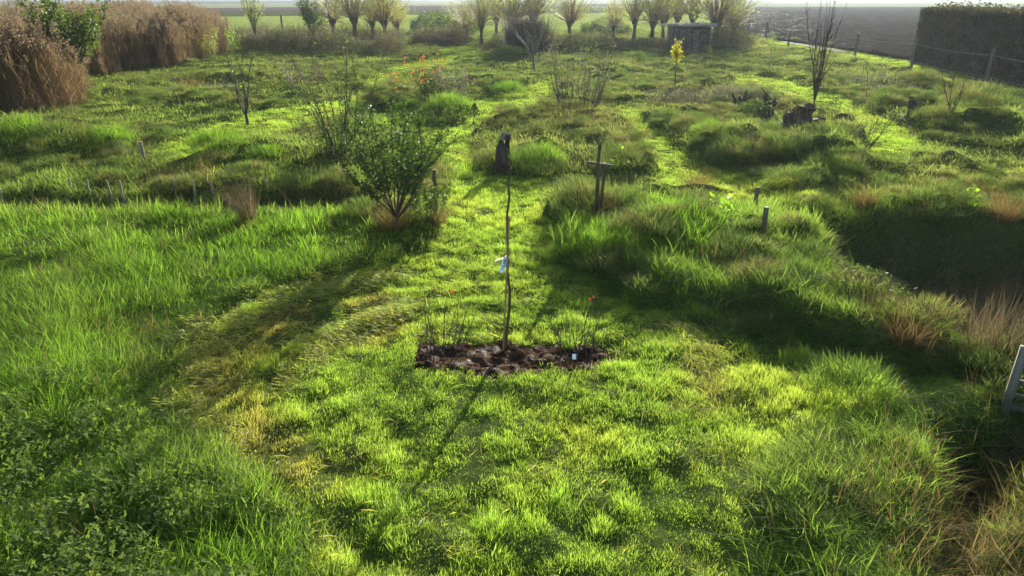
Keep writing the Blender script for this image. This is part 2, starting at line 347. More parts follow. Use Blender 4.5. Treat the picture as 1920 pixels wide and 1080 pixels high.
M['hedge'] = foliage('hedge_leaf', (.035,.045,.02), (.07,.07,.032), patch=(.085,.055,.035), pscale=.5, transl=.25, tc=(1.8,1.8,1), rough=.5, spec=.3)
M['bramble'] = foliage('bramble_leaf', (.07,.10,.035), (.11,.12,.045), patch=(.13,.09,.055), pscale=.3, transl=.35, tc=(1.8,1.8,1), rough=.45, spec=.4)
M['orange'] = foliage('orange_leaf', (.4,.16,.03), (.34,.11,.02), transl=.5, tc=(1.8,1.4,.8))
M['red'] = foliage('red_leaf', (.6,.05,.02), (.55,.1,.02), transl=.5, tc=(1.5,1.2,.8))
M['yellow'] = foliage('yellow_leaf', (.38,.30,.02), (.25,.28,.03), transl=.5, tc=(1.9,1.8,.8))
M['lime'] = foliage('lime_leaf', (.13,.25,.03), (.19,.30,.04), transl=.55, tc=(2,2.1,.8))
M['grey'] = foliage('seed_head_grey', (.2,.2,.13), (.15,.16,.09), transl=.4, tc=(1.5,1.5,1.1))
M['redstem'] = solid('red_brown_bark', (.13,.05,.04), (.085,.04,.035), rough=.7)
M['purple'] = solid('purple_brown_bark', (.075,.04,.045), (.05,.032,.035), rough=.7)
M['bark'] = solid('dark_bark', (.055,.042,.03), (.10,.08,.06), bscale=60, bump=.6, stretch=(1,1,.25))
M['barkgrey'] = solid('grey_bark', (.19,.165,.13), (.12,.10,.08), bscale=60, stretch=(1,1,.3))
M['barkgreen'] = solid('olive_bark', (.12,.11,.035), (.08,.065,.03), bscale=80, scale=5, rough=.5, stretch=(1,1,.2))
M['cane'] = solid('bamboo', (.36,.27,.13), (.26,.18,.08), rough=.45, scale=6, stretch=(1,1,.1))
M['post'] = solid('weathered_post', (.19,.165,.12), (.12,.105,.075), scale=20, bscale=70, stretch=(1,1,.08), rough=.8)
M['postdark'] = solid('dark_post', (.13,.10,.07), (.08,.06,.045), scale=14, bscale=60, stretch=(1,1,.1), rough=.8)
M['palepost'] = solid('pale_post', (.34,.30,.20), (.26,.22,.14), scale=14, bscale=60, stretch=(1,1,.1), rough=.75)
M['gate'] = solid('grey_gate_wood', (.22,.21,.175), (.14,.135,.11), scale=14, bscale=60, stretch=(1,1,.15), rough=.75)
M['stump'] = solid('dead_wood', (.045,.03,.022), (.11,.075,.055), scale=9, bscale=26, bump=1.0, rough=.85, stretch=(1,1,.35))
M['stumpgrey'] = solid('bleached_wood', (.3,.26,.22), (.16,.13,.10), scale=9, bscale=26, bump=.8, rough=.8)
M['wire'] = solid('galvanised_wire', (.3,.3,.29), (.22,.22,.21), rough=.8, spec=.0, bump=0)
M['label'] = foliage('pale_blue_plastic', (.42,.58,.72), (.45,.62,.76), transl=.4, tc=(1.1,1.1,1.1), rough=.3, spec=.4)
M['tie'] = foliage('white_tape', (.8,.8,.78), (.75,.75,.72), transl=.5, tc=(1.1,1.1,1.1), rough=.4, spec=.4)
M['ink'] = solid('grey_print', (.12,.16,.22), (.1,.13,.2), rough=.5, bump=0)
M['ground'] = land('turf_soil', (.04,.06,.014), (.07,.09,.022), 6, (.07,.07,.028), bump=.5, bscale=14, bdist=.05, mown=(.06,.085,.022))
M['soil'] = land('wet_dark_soil', (.058,.032,.018), (.03,.018,.011), 9, (.095,.06,.038), rough=.9, bump=1, bscale=30, bdist=.035, gl=.035, glpatch=(7, .5, .66))
M['plough'] = land('ploughed_soil', (.022,.02,.018), (.06,.052,.045), 1.2, (.03,.027,.025), rough=.9, bump=.7, bscale=2.2, bdist=.2, gl=.007, glpatch=(.9, .56, .68))
M['farplough'] = land('far_plough', (.09,.065,.06), (.07,.052,.05), .08, rough=.9, stretch=(.2,3,1))
M['crop'] = land('young_crop', (.20,.26,.05), (.25,.31,.07), .3, (.21,.26,.07), bump=.6, bscale=3, bdist=.05)
M['pale'] = land('stubble_field', (.2,.22,.12), (.16,.19,.11), .05, stretch=(.2,2,1))
M['bluish'] = land('far_field', (.06,.075,.07), (.09,.10,.085), .02)
M['track'] = land('wet_track', (.16,.155,.13), (.11,.105,.085), 1.2, rough=.8, bump=.3, bscale=6, bdist=.02, gl=.02)
mw, nw, ow = nodes('pond_water'); bw = nw.nodes.new('ShaderNodeBsdfPrincipled')
bw.inputs['Base Color'].default_value = (.03,.035,.03,1); bw.inputs['Roughness'].default_value = .12
bpw = nw.nodes.new('ShaderNodeBump'); bpw.inputs['Strength'].default_value = .35; bpw.inputs['Distance'].default_value = .03
nw.links.new(noise(nw, 5, 3), bpw.inputs['Height']); nw.links.new(bpw.outputs[0], bw.inputs['Normal']); nw.links.new(bw.outputs[0], ow.inputs[0]); M['water'] = mw

# ------------------------------------------------------------------ the ground: one sheet to the horizon
ys = np.concatenate([np.geomspace(1.0, 99, 520), np.geomspace(100.5, 9000, 60)]); ts = np.linspace(-1, 1, 560)
ts = np.sign(ts)*(np.abs(ts)**1.25)
YY = ys[:, None]+0*ts[None]; XX = ts[None]*(1.15*ys[:, None]+5)
ZZ = hz(XX, YY)
v = np.stack([XX, YY, ZZ], -1).reshape(-1, 3); nr, nc = XX.shape
i = np.arange(nr-1)[:, None]*nc+np.arange(nc-1)[None]; f = np.stack([i, i+1, i+nc+1, i+nc], -1).reshape(-1, 4)
mb = MB(); mb.add(v, f, np.clip(np.where((YY < 99) & (np.abs(XX) < 74), samp(MOWN, XX, YY), 0), 0, 1).ravel()); build(mb, 'ground', M['ground'], smooth=True, kind='structure')

def sheet(name, quad, mat, z, nu=2, nv=2, disp=None):
    a, b, c, d = [np.asarray(q, float)[:2] for q in quad]
    s = np.linspace(0, 1, nu)[None, :, None]; t = np.linspace(0, 1, nv)[:, None, None]
    q = a*(1-s)*(1-t)+b*s*(1-t)+c*s*t+d*(1-s)*t
    Z = np.full(q.shape[:2], z, float)
    if disp is not None: Z = Z+disp(q[..., 0], q[..., 1])
    vv = np.concatenate([q, Z[..., None]], -1).reshape(-1, 3)
    i = np.arange(nv-1)[:, None]*nu+np.arange(nu-1)[None]
    mb = MB(); mb.add(vv, np.stack([i, i+1, i+nu+1, i+nu], -1).reshape(-1, 4)); return build(mb, name, mat, kind='structure')
# fields beyond the garden
sheet('far_field', [G(-1200, 9), G(3200, 9), G(3800, -1.5), G(-1800, -1.5)], M['bluish'], .04)
sheet('crop_field', [(-140, 93), (60, 93), G(1395, 22), G(-1000, 46)], M['crop'], .06)
sheet('stubble_field', [G(-800, 29), G(1100, 7.5), G(1100, 0.5), G(-800, 18)], M['pale'], .10)
sheet('ploughed_strip', [G(-800, 44), G(1190, 12), G(1190, 7), G(-800, 29)], M['farplough'], .12)
sheet('bare_soil_patch', [G(842, 33), G(877, 33), G(900, 15.5), G(868, 16)], M['farplough'], .14)
sheet('pale_field', [G(1060, 14), G(2700, 16), G(2500, 3), G(1060, 3)], M['pale'], .08)
def clods(x, y): return .34*fbm(x, y, .9, 5, 4)**1.5+.03*(1+np.sin((x*.96+y*.28)*2*pi/1.3))
sheet('ploughed_field', [G(1398, 68), G(2300, 205), G(2900, 14.5), G(1330, 14.5)], M['plough'], .12, 600, 500, clods)
sheet('track', [G(1462, 80), G(1500, 80.5), G(1600, 101), G(1575, 101)], M['track'], .10)

# bed of wet soil round the new tree, with lumps
c0 = G(965, 675)
xs_ = np.linspace(c0[0]-1.6, c0[0]+1.6, 260); ys_ = np.linspace(c0[1]-.8, c0[1]+.8, 140)
X_, Y_ = np.meshgrid(xs_, ys_); B_ = samp(BED, X_, Y_)
Z_ = samp(BEDZ, X_, Y_)-.05+.05*np.clip(B_*2-.3, 0, 1)+.045*(fbm(X_, Y_, .11, 4, 4)-.5)*2
for (du, dr, dh) in ((835, .16, .07), (948, .2, .06), (1085, .17, .06)):
    q = G(du, 672); rr = np.hypot(X_-q[0], Y_-q[1]); Z_ -= dh*np.exp(-(rr/dr)**2)
i = np.arange(139)[:, None]*260+np.arange(259)[None]
ff = np.stack([i, i+1, i+261, i+260], -1).reshape(-1, 4); keep = (B_.ravel()[ff] > .12+.5*(fbm(X_, Y_, .09, 14, 2).ravel()[ff]-.4)).all(1)
mb = MB(); mb.add(np.stack([X_, Y_, Z_], -1).reshape(-1, 3), ff[keep]); build(mb, 'soil_bed', M['soil'], smooth=True, kind='structure')
def soil_z(x, y): return float(samp(BEDZ, x, y))-.02
# pond glimpsed among the grass on the left
pc = G(412, 157); a_ = np.linspace(0, 2*pi, 25)[:-1]
mb = MB(); mb.add([(pc[0]+2.1*cos(q)*(1+.15*sin(3*q)), pc[1]+1.5*sin(q), 0) for q in a_]+[(pc[0], pc[1], 0)], [(k, (k+1) % 24, 24) for k in range(24)])
zp = -.05
po = build(mb, 'pond', M['water'], kind='structure'); po.location.z = zp
PONDC = pc

# ------------------------------------------------------------------ stuff instancing (grass)
LOD = [1.0, 1.7, 2.9, 4.6]
def protos(name, makers, mat, lods=(1.0,)):
    c = bpy.data.collections.new(name)
    for k, (F, mk) in enumerate([(F, mk) for F in lods for mk in makers]):
        mb = MB(); mk(mb, np.random.default_rng(100+k), *([F] if len(lods) > 1 else [])); o = bpy.data.objects.new('%s_clump' % name, mb.mesh(name, mat)); c.objects.link(o)
    return c
def scatter(name, label, cat, coll, pos, rot, scl, tint, lod=None):
    n = len(pos); idx = rng.integers(0, len(coll.objects), n)
    if lod is not None:
        K = len(coll.objects)//len(LOD); lv = np.argmin(np.abs(np.log(lod[:, None]/np.array(LOD)[None])), 1); idx = lv*K+rng.integers(0, K, n)
        scl = scl.copy(); scl[:, :2] /= np.array(LOD)[lv][:, None]**.75
    me = bpy.data.meshes.new(name); me.vertices.add(n); me.vertices.foreach_set('co', pos.astype(np.float32).ravel())
    for nm, ty, ar in (('rot', 'FLOAT_VECTOR', rot), ('scl', 'FLOAT_VECTOR', scl)):
        a = me.attributes.new(nm, ty, 'POINT'); a.data.foreach_set('vector', ar.astype(np.float32).ravel())
    a = me.attributes.new('tint', 'FLOAT', 'POINT'); a.data.foreach_set('value', tint.astype(np.float32))
    a = me.attributes.new('idx', 'INT', 'POINT'); a.data.foreach_set('value', idx.astype(np.int32))
    o = link(name, me, kind='stuff', label=label, category=cat)
    ng = bpy.data.node_groups.new(name, 'GeometryNodeTree')
    ng.interface.new_socket('Geometry', in_out='INPUT', socket_type='NodeSocketGeometry'); ng.interface.new_socket('Geometry', in_out='OUTPUT', socket_type='NodeSocketGeometry')
    N = ng.nodes; gi = N.new('NodeGroupInput'); go = N.new('NodeGroupOutput'); ip = N.new('GeometryNodeInstanceOnPoints'); ci = N.new('GeometryNodeCollectionInfo')
    ci.inputs['Collection'].default_value = coll; ci.inputs['Separate Children'].default_value = True; ci.inputs['Reset Children'].default_value = True
    def na(nm, ty):
        x = N.new('GeometryNodeInputNamedAttribute'); x.data_type = ty; x.inputs['Name'].default_value = nm; return x.outputs['Attribute']
    ng.links.new(gi.outputs[0], ip.inputs['Points']); ng.links.new(ci.outputs[0], ip.inputs['Instance']); ip.inputs['Pick Instance'].default_value = True
    ng.links.new(na('idx', 'INT'), ip.inputs['Instance Index']); ng.links.new(na('scl', 'FLOAT_VECTOR'), ip.inputs['Scale'])
    e2r = N.new('FunctionNodeEulerToRotation'); ng.links.new(na('rot', 'FLOAT_VECTOR'), e2r.inputs[0]); ng.links.new(e2r.outputs[0], ip.inputs['Rotation'])
    ng.links.new(ip.outputs[0], go.inputs[0])
    md = o.modifiers.new('instances', 'NODES'); md.node_group = ng
    return o
def points(rho, y0=3.0, y1=95, cap=5.0, s0=8.0, grow=1.0):
    """density per square metre near the camera, thinning with distance; returns x, y, size factor"""
    X = []; Y = []; Sf = []; y = y0
    while y < y1:
        d = y*.08+.2; ym = y+d/2; s = min(max(ym/s0, 1)**grow, cap); w = .69*ym+1.2; w = w*1.12+.8
        n = rng.poisson(rho/s**2*d*2*w)
        X.append(rng.uniform(-w, w, n)); Y.append(rng.uniform(y, y+d, n)); Sf.append(np.full(n, s)); y += d
    return np.concatenate(X), np.concatenate(Y), np.concatenate(Sf)
def slope(x, y, e=.12): return (hz(x+e, y)-hz(x-e, y))/(2*e), (hz(x, y+e)-hz(x, y-e))/(2*e)

# outside the garden on the right (plough / track) and left: no garden grass
GARDEN = pip([(-900,60),(0,48),(430,48),(800,52),(1390,62),(1440,70),(1560,88),(1700,118),(1850,152),(2400,290),(3000,2000),(-1500,2000)], PU, PV).astype(float)
GARDEN[GY < 5] = 1
nearF = pip([(1440,68),(1600,90),(1715,115),(1715,108),(1600,84),(1440,62)], PU, PV).astype(float)

# lawn
def mk_lawn(mb, g, F): blades(mb, 46, .08*F, (.012, .036), .0042*F, (.3, 1.1), .4, (-.05, -.05), 2, g)
def mk_lawn2(mb, g, F): blades(mb, 40, .08*F, (.015, .05), .0045*F, (.3, 1.4), .5, (-.1, .0), 2, g)
x, y, s = points(420, cap=4.5, s0=9.5)
mown = samp(MOWN, x, y); cut = samp(CUT, x, y); bed = samp(BED, x, y); ga = samp(GARDEN, x, y)
pr = np.clip(mown+1.1*cut, 0, 1)*(bed < rng.uniform(.15, .8, len(x)))*np.clip(-.2+2.2*fbm(x, y, .19, 77), .35, 1)*((ga > .5) | (mown > .5))
k = rng.uniform(size=len(x)) < pr; x, y, s, mown, cut = x[k], y[k], s[k], mown[k], cut[k]
st = samp(STRAW, x, y); n = len(x)
hs = (.2+2.7*fbm(x, y, .19, 77)**2)*np.clip(1.3-y/60, .6, 1)*(1+.5*vn(x, y, 1.7, 3))*(1-.25*st)*(1+.6*(fbm(x, y, 1.2, 91) > .62))
sc = np.stack([s**.75*1.0, s**.75, hs*np.clip(s, 1, 1.8)**.3], 1)*rng.uniform(.75, 1.3, n)[:, None]
gxs, gys = slope(x, y)
rot = np.stack([gys*.8+rng.normal(0, .15, n), -gxs*.8+rng.normal(0, .2, n), rng.uniform(-3.14, 3.14, n)], 1)
tint = np.clip(1.0*st*(fbm(x, y, .5, 12)*1.6-.15)+.35*np.clip(fbm(x, y, 1.3, 62)*2-1.15, 0, 1)+.10*rng.uniform(size=n)+.35*cut*rng.uniform(size=n), 0, 1)
scatter('lawn_grass', 'short mown yellow green grass of the paths and clearing', 'lawn', protos('lawn_grass', [mk_lawn, mk_lawn, mk_lawn2, mk_lawn2], M['lawn'], LOD), np.stack([x, y, hz(x, y)-.002], 1), rot, sc, tint, s)

# long meadow grass
def mk_long(mb, g, F): blades(mb, 30, .14*F, (.14, .34), .008*F**.9, (.15, .9), .5, (-.18, -.05), 4, g)
def mk_long2(mb, g, F): blades(mb, 24, .16*F, (.10, .42), .009*F**.9, (.2, 1.1), .6, (-.18, -.1), 4, g)
def mk_long3(mb, g, F): blades(mb, 34, .12*F, (.08, .22), .0075*F**.9, (.2, .8), .5, (-.2, 0), 3, g)
x, y, s = points(150, cap=4.0, y0=2.6)
mown = samp(MOWN, x, y); cut = samp(CUT, x, y); ga = samp(GARDEN, x, y); bed = samp(BED, x, y)
pd = np.hypot((x-PONDC[0])/1.8, (y-PONDC[1])/1.3)
d3 = samp(DITCH, x, y)+samp(DITCH2, x, y)
pr = np.clip(1.0-1.25*mown-.8*cut, 0, 1)*(ga > .5)*(bed < .2)*(pd > .95)*(1-.8*np.clip(d3, 0, 1))*np.clip(.5+fbm(x, y, .6, 31), 0, 1)
k = rng.uniform(size=len(x)) < pr; x, y, s = x[k], y[k], s[k]; n = len(x)
lush = samp(LUSH, x, y); bank = samp(BANK, x, y); mnd = samp(MOUND, x, y); dry = samp(DRY, x, y); cut = samp(CUT, x, y)
hn = fbm(x, y, 1.0, 66, 3)
hs = (.25+1.5*np.clip(hn-.25, 0, 1))*(1+.08*lush-.05*bank-.1*mnd)*(1-.4*cut)
hs *= np.where((lush+bank+mnd) < .3, .72-.22*np.clip((y-14)/14, 0, 1), 1)*(1-.25*np.clip(mnd, 0, 1))
sc = np.stack([s**.75, s**.75, hs*np.clip(s, 1, 1.6)**.3], 1)*rng.uniform(.7, 1.25, n)[:, None]
gxs, gys = slope(x, y)
rot = np.stack([gys*.5+rng.normal(0, .15, n), -gxs*.5+rng.normal(0, .15, n), rng.normal(0, .7, n)], 1)
far = np.clip((y-18)/30, 0, 1)
wildp = np.clip(1-lush-bank-mnd, 0, 1)
tint = np.clip((.75+.35*(x > 0))*np.clip((y-9)/8, .3, 1)*wildp*(.25+fbm(x, y, 1.5, 44))*.8+.75*dry*rng.uniform(.3, 1.2, n)+(.75-.5*lush)*np.clip(fbm(x, y, 2.4, 87)*2.2-1.1, 0, 1)*rng.uniform(.2, 1.2, n)+.10*(1-lush)*rng.uniform(size=n)+.15*far*(fbm(x,y,5,19)), 0, .9)
d3 = samp(DITCH, x, y)+samp(DITCH2, x, y)+samp(DITCH3, x, y); tint = np.clip(tint+.6*d3*rng.uniform(0, 1, n), 0, .95)
scatter('meadow_grass', 'long uncut green grass covering the rough ground', 'meadow grass', protos('meadow_grass', [mk_long, mk_long, mk_long2, mk_long3, mk_long3], M['long'], LOD), np.stack([x, y, hz(x, y)-.01], 1), rot, sc, tint, s)

# low domed tufts all over the rough ground
def mk_tuft(mb, g, F=1):
    m2 = MB(); blades(m2, 420, .30, (.08, .2), .011, (.3, 1.1), .6, (-.08, -.03), 3, g, rim=.55)
    vv = m2.v[0].reshape(-1, 7, 3); c_ = vv[:, :2].mean(1); rr_ = np.hypot(c_[:, 0], c_[:, 1])
    vv[:, :, 2] += (.2*np.sqrt(np.clip(1-(rr_/.34)**2, 0, 1)))[:, None]; mb.add(vv.reshape(-1, 3), m2.f[0], m2.c[0]); mb.f.append(m2.f[1])
x, y, s = points(1.7, cap=1.6, y0=3.2, s0=30)
wd = np.clip(1-1.5*samp(MOUND, x, y)-2.2*samp(MOWN, x, y)-samp(LUSH, x, y)-samp(DITCH, x, y)-.5*samp(CUT, x, y), 0, 1)*(samp(GARDEN, x, y) > .5)*(np.hypot((x-PONDC[0])/2.2, (y-PONDC[1])/1.5) > 1)
k = rng.uniform(size=len(x)) < wd*np.clip(2.6*fbm(x, y, 2.6, 52)-.85, 0, 1)*np.where(x < -1.5, 1.0, 1.3); x, y, s = x[k], y[k], s[k]; n = len(x)
scatter('rough_tufts', 'low domed tufts of darker grass crowding the unmown ground', 'grass tufts', protos('rough_tufts', [mk_tuft]*4, M['dark']), np.stack([x, y, hz(x, y)-.03], 1), np.stack([rng.normal(0, .1, n), rng.normal(0, .1, n), rng.uniform(-3, 3, n)], 1), np.stack([rng.uniform(.7, 1.7, n), rng.uniform(.7, 1.5, n), rng.uniform(.5, 1.35, n)], 1), np.zeros(n))

# fine dry seed stalks through the rough grass
def mk_stalk(mb, g): blades(mb, 9, .14, (.3, .62), .0045, (.1, .6), .35, (-.25, 0), 4, g)
x, y, s = points(55, cap=4, y0=2.6)
mown = samp(MOWN, x, y); cut = samp(CUT, x, y); ga = samp(GARDEN, x, y); bed = samp(BED, x, y); dry = samp(DRY, x, y); lush = samp(LUSH, x, y)
d3 = samp(DITCH, x, y)+samp(DITCH2, x, y)+samp(DITCH3, x, y)
pr = (np.clip(1-2*mown-cut, 0, 1)*(ga > .5)*(bed < .1)*np.clip(.03+.6*dry+2.5*d3+.4*np.clip(fbm(x, y, 2.4, 87)*2.2-1.1, 0, 1)-.02*lush, 0, 1))
pd = np.hypot((x-PONDC[0])/1.8, (y-PONDC[1])/1.3); pr = pr*(pd > 1)
k = rng.uniform(size=len(x)) < pr; x, y, s = x[k], y[k], s[k]; n = len(x)
sc = np.stack([s**.8, s**.8, np.full(n, .85)], 1)*rng.uniform(.6, 1.2, n)[:, None]
scatter('dry_stalks', 'thin straw coloured seed stalks standing through the rough grass', 'dry grass', protos('dry_stalks', [mk_stalk]*3, M['straw']), np.stack([x, y, hz(x, y)], 1), np.stack([rng.normal(0, .2, n), rng.normal(0, .2, n), rng.uniform(-3, 3, n)], 1), sc, np.zeros(n))

# clover and broad leaves
def mk_clover(mb, g):
    n = 24; r = .11*np.sqrt(g.uniform(size=n)); th = g.uniform(0, 2*pi, n); h = g.uniform(.04, .10, n)
    for j in range(n):
        c = np.array([r[j]*cos(th[j]), r[j]*sin(th[j]), h[j]]); tilt = g.normal(0, .35, 2); a0 = g.uniform(0, 2*pi); L = g.uniform(.008, .014)
        for q in range(3):
            a = a0+q*2*pi/3; d = np.array([cos(a), sin(a), tilt[0]*cos(a)+tilt[1]*sin(a)]); e = np.array([-sin(a), cos(a), -tilt[0]*sin(a)+tilt[1]*cos(a)])
            p = [c, c+d*L*.6+e*L*.62, c+d*L*1.5+e*L*.5, c+d*L*1.35, c+d*L*1.5-e*L*.5, c+d*L*.6-e*L*.62]
            mb.add(p, [(0, 1, 2, 3), (0, 3, 4, 5)], g.uniform())
CLO = mask([[(-900,760),(60,735),(200,760),(320,850),(400,960),(560,1100),(600,1300),(-1500,1300)], [(1050,900),(1250,860),(1500,880),(1560,960),(1500,1250),(950,1250)], [(640,700),(760,690),(800,760),(700,790)], [(1000,420),(1090,430),(1080,500),(1010,480)]], .5)
x, y, s = points(150, cap=3, y0=2.8, y1=16)
lush = samp(LUSH, x, y); pr = samp(CLO, x, y)*np.clip(fbm(x, y, .5, 14)*2.6-.75, 0, 1)*(samp(BED, x, y) < .1)*(.2+.3*lush)
k = rng.uniform(size=len(x)) < pr; x, y, s = x[k], y[k], s[k]; n = len(x); lush = samp(LUSH, x, y)
sc = np.stack([s, s, 1+.9*lush], 1)*(rng.uniform(.7, 1.2, n)*(.6+.4*lush))[:, None]
scatter('clover', 'patches of low round leaved clover among the grass', 'clover', protos('clover', [mk_clover]*4, M['clover']), np.stack([x, y, hz(x, y)+.05*lush-.01], 1), np.stack([rng.normal(0, .15, n), rng.normal(0, .15, n), rng.uniform(-3, 3, n)], 1), sc, np.zeros(n))

# cut grass left lying in swathes
def mk_clip(mb, g):
    n = 20
    for j in range(n):
        c = np.array([*g.normal(0, .07, 2), g.uniform(.02, .06)]); a = g.normal(0, .7); d = np.array([cos(a), sin(a), abs(g.normal(0, .4))])*g.uniform(.03, .075); e = np.array([-sin(a), cos(a), g.normal(0, .5)])*.0035
        mb.add([c-d-e*.4, c-d+e*.4, c+e+[0, 0, .008], c-e+[0, 0, .008], c+d], [(0, 1, 2, 3)], g.uniform()); mb.add([c+e+[0, 0, .008], c-e+[0, 0, .008], c+d], [(0, 2, 1)], g.uniform())
SW = mask([[(322,700),(350,640),(410,590),(500,545),(620,512),(730,500),(740,530),(640,545),(520,580),(430,630),(385,690),(375,740),(420,820),(520,890),(600,960),(640,1080),(650,1250),(590,1250),(575,1000),(520,940),(430,880),(370,830),(330,760)],
           [(560,640),(700,585),(790,570),(760,600),(660,640),(600,680),(560,740),(530,720)], [(1250,600),(1320,650),(1370,720),(1350,800),(1300,790),(1310,720),(1270,660),(1220,620)],
           [(1790,335),(1960,325),(1960,400),(1850,395),(1800,370)]], .3)
x, y, s = points(170, cap=3, y1=30)
pr = samp(SW, x, y)*np.clip(fbm(x, y, .4, 24)*2.8-.5, 0, 1)*(samp(BED, x, y) < .1)+.02*samp(MOWN, x, y)*(samp(BED, x, y) < .05)
k = rng.uniform(size=len(x)) < pr; x, y, s = x[k], y[k], s[k]; n = len(x); cc = G(930, 760)
az = np.arctan2(y-cc[1], x-cc[0])+pi/2
scatter('grass_clippings', 'pale cut grass lying in curved swathes on the mown clearing', 'clippings', protos('grass_clippings', [mk_clip]*4, M['clip']), np.stack([x, y, hz(x, y)+.005], 1), np.stack([rng.normal(0, .1, n), rng.normal(0, .1, n), az+rng.normal(0, .35, n)], 1), np.stack([s, s, np.ones(n)], 1)*rng.uniform(.7, 1.3, n)[:, None], np.zeros(n))

# grass hanging over the ditch banks
def mk_hang(mb, g): blades(mb, 30, .16, (.15, .42), .009, (.3, 1.0), .6, (-.05, -.2), 4, g)
x, y, s = points(90, cap=1.6, y0=2.6, y1=22)
dd = np.clip(samp(DITCH, x, y)+samp(DITCH2, x, y)+.8*samp(DITCH3, x, y), 0, 1); k = rng.uniform(size=len(x)) < dd*.9; x, y, s = x[k], y[k], s[k]; n = len(x); gxs, gys = slope(x, y)
scatter('bank_grass', 'dead brown and dull green grass hanging down the ditch banks', 'bank grass', protos('bank_grass', [mk_hang]*4, M['hang']), np.stack([x, y, hz(x, y)], 1), np.stack([np.clip(gys, -1.5, 1.5)*.45+rng.normal(0, .2, n), -gxs*.4+rng.normal(0, .2, n), rng.normal(0, .5, n)], 1), np.stack([s**.3, s**.3, np.ones(n)], 1)*rng.uniform(.6, 1.25, n)[:, None], np.zeros(n))

# reed bed
def mk_reed(mb, g):
    for j in range(7):
        bx, by = g.normal(0, .16, 2); h = g.uniform(2.0, 2.75); lx, ly = g.normal(-.10, .10, 2)*h
        t = np.linspace(0, 1, 6)[:, None]; pts = np.concatenate([bx+lx*t**1.6, by+ly*t**1.6, h*t], 1)
        tube(mb, pts, np.linspace(.006, .003, 6), 3, .2, False)
        for q in range(9):
            tq = g.uniform(.12, .9); p = np.array([bx+lx*tq**1.6, by+ly*tq**1.6, h*tq]); a = g.normal(pi, 1.1)
            blades(mb, 1, .001, (.4, .6), .024, (.5, 1.1), .7, (cos(a)*.4, sin(a)*.4), 3, g, .1, .5, center=p)
        tip = pts[-1]; a = g.normal(pi, .6)
        pp = tip+np.stack([np.array([cos(a)*.10*q, sin(a)*.10*q, .34*q-.10*q*q]) for q in g.uniform(-.25, 1, 34)])+g.normal(0, .028, (34, 3))
        leafs(mb, pp, .09, .32, g, .6, t=1.0)
REED = mask([[(-500,262),(0,235),(70,228),(150,215),(160,180),(130,150),(0,150),(-500,180)], [(110,160),(185,150),(250,138),(330,130),(400,112),(425,100),(425,84),(100,84),(-300,96),(-300,118),(120,118)]], .6)
y_ = rng.uniform(20, 70, 90000); x_ = rng.uniform(-60, -10, 90000)
rm = samp(REED, x_, y_)*(.55+.9*fbm(x_, y_, 1.6, 61)); k = (rng.uniform(size=90000) < np.clip(rm*2.2-.6, 0, 1)) & (rng.uniform(size=90000) < .12+.36*fbm(x_, y_, 1.2, 99)); x, y = x_[k], y_[k]; rm = rm[k]; n = len(x)
print('reed clumps', n)
scatter('reeds', 'tall brown reeds with feathery purple brown plumes', 'reeds', protos('reeds', [mk_reed]*5, M['reed']), np.stack([x, y, hz(x, y)-.05], 1), np.stack([rng.normal(0, .06, n), rng.normal(0, .06, n), rng.normal(0, .5, n)], 1), np.stack([np.full(n, 1.), np.full(n, 1.), (.35+.55*fbm(x, y, 2.2, 4)+.6*fbm(x, y, .7, 8))*(.62+.45*np.clip(rm, 0, 1))], 1)*rng.uniform(.9, 1.1, n)[:, None], np.zeros(n))

# ------------------------------------------------------------------ tussocks (each one a thing)
TUS = {}
def tussock_mesh(kind, k):
    key = (kind, k)
    if key not in TUS:
        g = np.random.default_rng(900+k); mb = MB()
        if kind in ('green', 'dark'):
            m2 = MB(); blades(m2, 1500, .46, (.10, .26), .008, (.3, 1.0), .55, (-.1, -.03), 4, g, rim=.55)
            vv = m2.v[0]; nb = 9; c0_ = vv.reshape(-1, nb, 3)[:, :2].mean(1); rr_ = np.hypot(c0_[:, 0], c0_[:, 1]); aa_ = np.arctan2(c0_[:, 1], c0_[:, 0])
            R_ = .46*(1+.18*np.sin(3*aa_+k)+.1*np.sin(5*aa_)); hh_ = .30*np.sqrt(np.clip(1-(rr_/R_)**2, 0, 1))*(1+.25*np.sin(c0_[:, 0]*9+k)*np.sin(c0_[:, 1]*8))
            vv = vv.reshape(-1, nb, 3); vv[:, :, 2] += hh_[:, None]; m2.v[0] = vv.reshape(-1, 3); mb = m2
        elif kind == 'upright': blades(mb, 420, .28, (.3, 1.0), .007, (.1, .6), .6, (.06, 0), 5, g, rim=.6)
        elif kind == 'fan': blades(mb, 260, .12, (.6, 1.05), .008, (.2, .55), .3, (-.32, 0), 5, g, rim=.6)
        elif kind == 'hair': blades(mb, 420, .2, (.3, .8), .006, (.3, 1.0), .5, (-.1, 0), 5, g, rim=.6)
        mat = {'green': 'long', 'dark': 'dark', 'upright': 'brownstraw', 'fan': 'brownstraw', 'hair': 'straw'}[kind]
        TUS[key] = mb.mesh('grass_tussock', M[mat])
    return TUS[key]
nt = 0
def tussock(u, v, size, kind, label, sz=None, group='grass tussocks in the rough ground'):
    global nt; nt += 1
    p = P(u, v); o = link('grass_tussock', tussock_mesh(kind, nt % 3), loc=(p[0], p[1], p[2]-.03), label=label, category='grass tussock', group=group)
    o.rotation_euler = (0, 0, (nt*1.3) % 1.2-.6 if kind in ('fan',) else nt*1.7); o.scale = (size, size, sz or size*.85)
